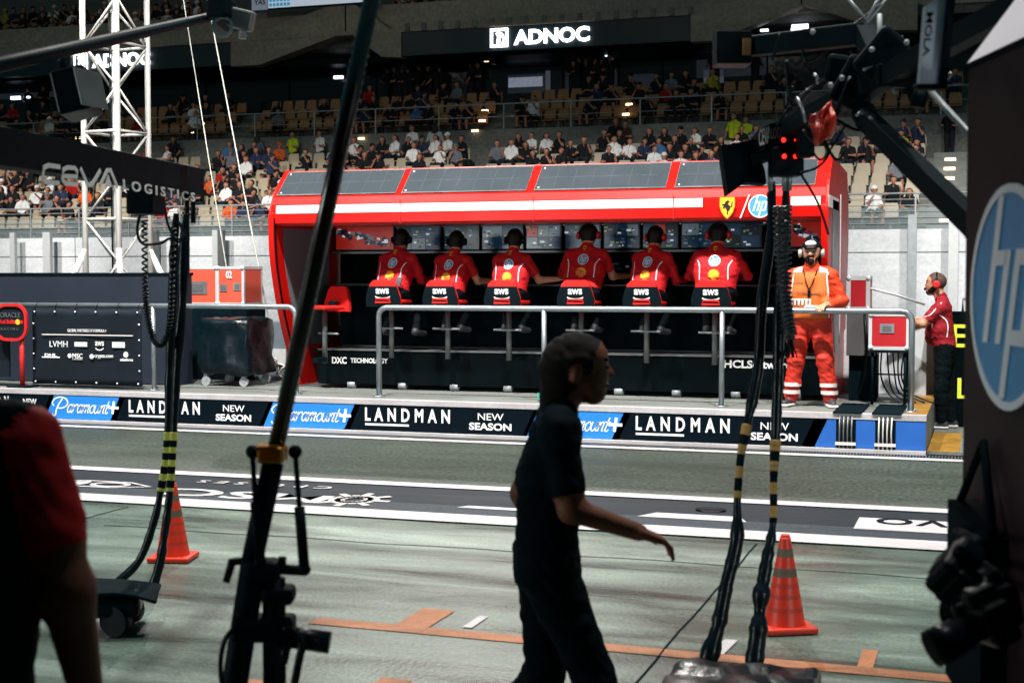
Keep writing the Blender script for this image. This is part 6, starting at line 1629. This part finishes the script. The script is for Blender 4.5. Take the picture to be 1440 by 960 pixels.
for dd, tier, x, Y, z, u, v in FANS:
    w = rr.random(); acc = 0
    for hx, nm, p_ in CL:
        acc += p_
        if w <= acc: break
    if tier != 'lo' and nm in ('white', 'orange') and rr.random() < .7: hx, nm = '14171c', 'black'
    c = tuple(min(.8, k) for k in lin(hx))
    place(rr.choice(sit), (x, Y-.04, z), rr.uniform(-.5, .5), 'spectator in a %s top %s' % (nm, loc_n[tier]), 'spectators in %s tops %s' % (nm, loc_n[tier]), c)
for i, (x, hx, lb) in enumerate(((580, 'e8e8e8', 'spectator in a white top standing against the grey stand wall above the gantry'), (612, 'c8c8c8', 'spectator in a pale top standing just left of centre against the stand wall'), (450, 'd8d8d8', 'spectator in a white shirt standing left of the carbon pole on the stand walkway'),
        (412, 'b8cc28', 'steward in a yellow vest standing on the stand walkway left of the pole'), (362, '5a6478', 'spectator in a grey blue shirt seen standing near the guy ropes'), (866, '14171c', 'spectator in black standing right of centre beside the white seats'), (880, '3a2a24', 'spectator in dark brown standing close to the one in black'),
        (1032, 'b8cc28', 'left steward in yellow vest beside the overhead rig'), (1049, 'b8cc28', 'right steward in yellow vest beside the overhead rig'), (1335, '101215', 'spectator in black standing at the top of the pale stairs'), (244, '14171c', 'spectator in black standing right of the truss tower'))):
    Y = yP+.45; X = at(x, 215, Y=Y).x
    place(std[i % 3], (X, Y, zP0), rr.uniform(-.6, .6)+(math.pi if i in (4, 1) else 0), lb, None, tuple(min(.8, k) for k in lin(hx)))
av, af, am, mats_, nv0 = [], [], [], ['fan_trousers', 'fan_skin', 'fan_hair'], 0
for hx, nm, p_ in CL: mats_.append(mat('crowd_'+nm, hx, .85, var=.15, scale=14, spec=.2))
for s_ in EXTRA:
    me = rr.choice(sit).data; w = rr.random(); acc = 0; ci = 1
    for ci, (hx, nm, p_) in enumerate(CL):
        acc += p_
        if w <= acc: break
    V = np.empty(len(me.vertices)*3); me.vertices.foreach_get('co', V); V = V.reshape(-1, 3); a = rr.uniform(-.5, .5)
    V = np.stack([V[:, 0]*math.cos(a)-V[:, 1]*math.sin(a)+s_[2], V[:, 0]*math.sin(a)+V[:, 1]*math.cos(a)+s_[3]-.04, V[:, 2]+s_[4]], 1); av.append(V)
    af += [tuple(i+nv0 for i in p.vertices) for p in me.polygons]; am += [{0: 0, 1: 3+ci, 2: 1, 3: 2}[p.material_index] for p in me.polygons]; nv0 += len(V)
if EXTRA:
    nm_ = bpy.data.meshes.new('crowd'); nm_.from_pydata(np.concatenate(av).tolist(), [], af); nm_.polygons.foreach_set('material_index', am); nm_.polygons.foreach_set('use_smooth', [True]*len(af))
    for m in mats_: nm_.materials.append(MATS[m] if isinstance(m, str) else m)
    o = bpy.data.objects.new('crowd', nm_); COL.objects.link(o); o['kind'] = 'stuff'; tag(o, 'distant crowd in the rows farthest from the camera', 'crowd')
for x in (546, 556, 566, 574, 590, 603, 618, 664, 672, 806, 815, 824, 836, 846, 857, 1005, 1062, 40, 60, 560):
    Y = yS+rr.uniform(-.2, .1)-.1; X = at(x, 120, Y=Y).x
    place(rr.choice(std), (X, Y, zG), rr.uniform(-3, 3), 'spectator in a black top standing before the glass suites', 'spectators standing before the glass suites', lin('14171c'))
for s in sit+std:
    if first[id(s)]: bpy.data.objects.remove(s)
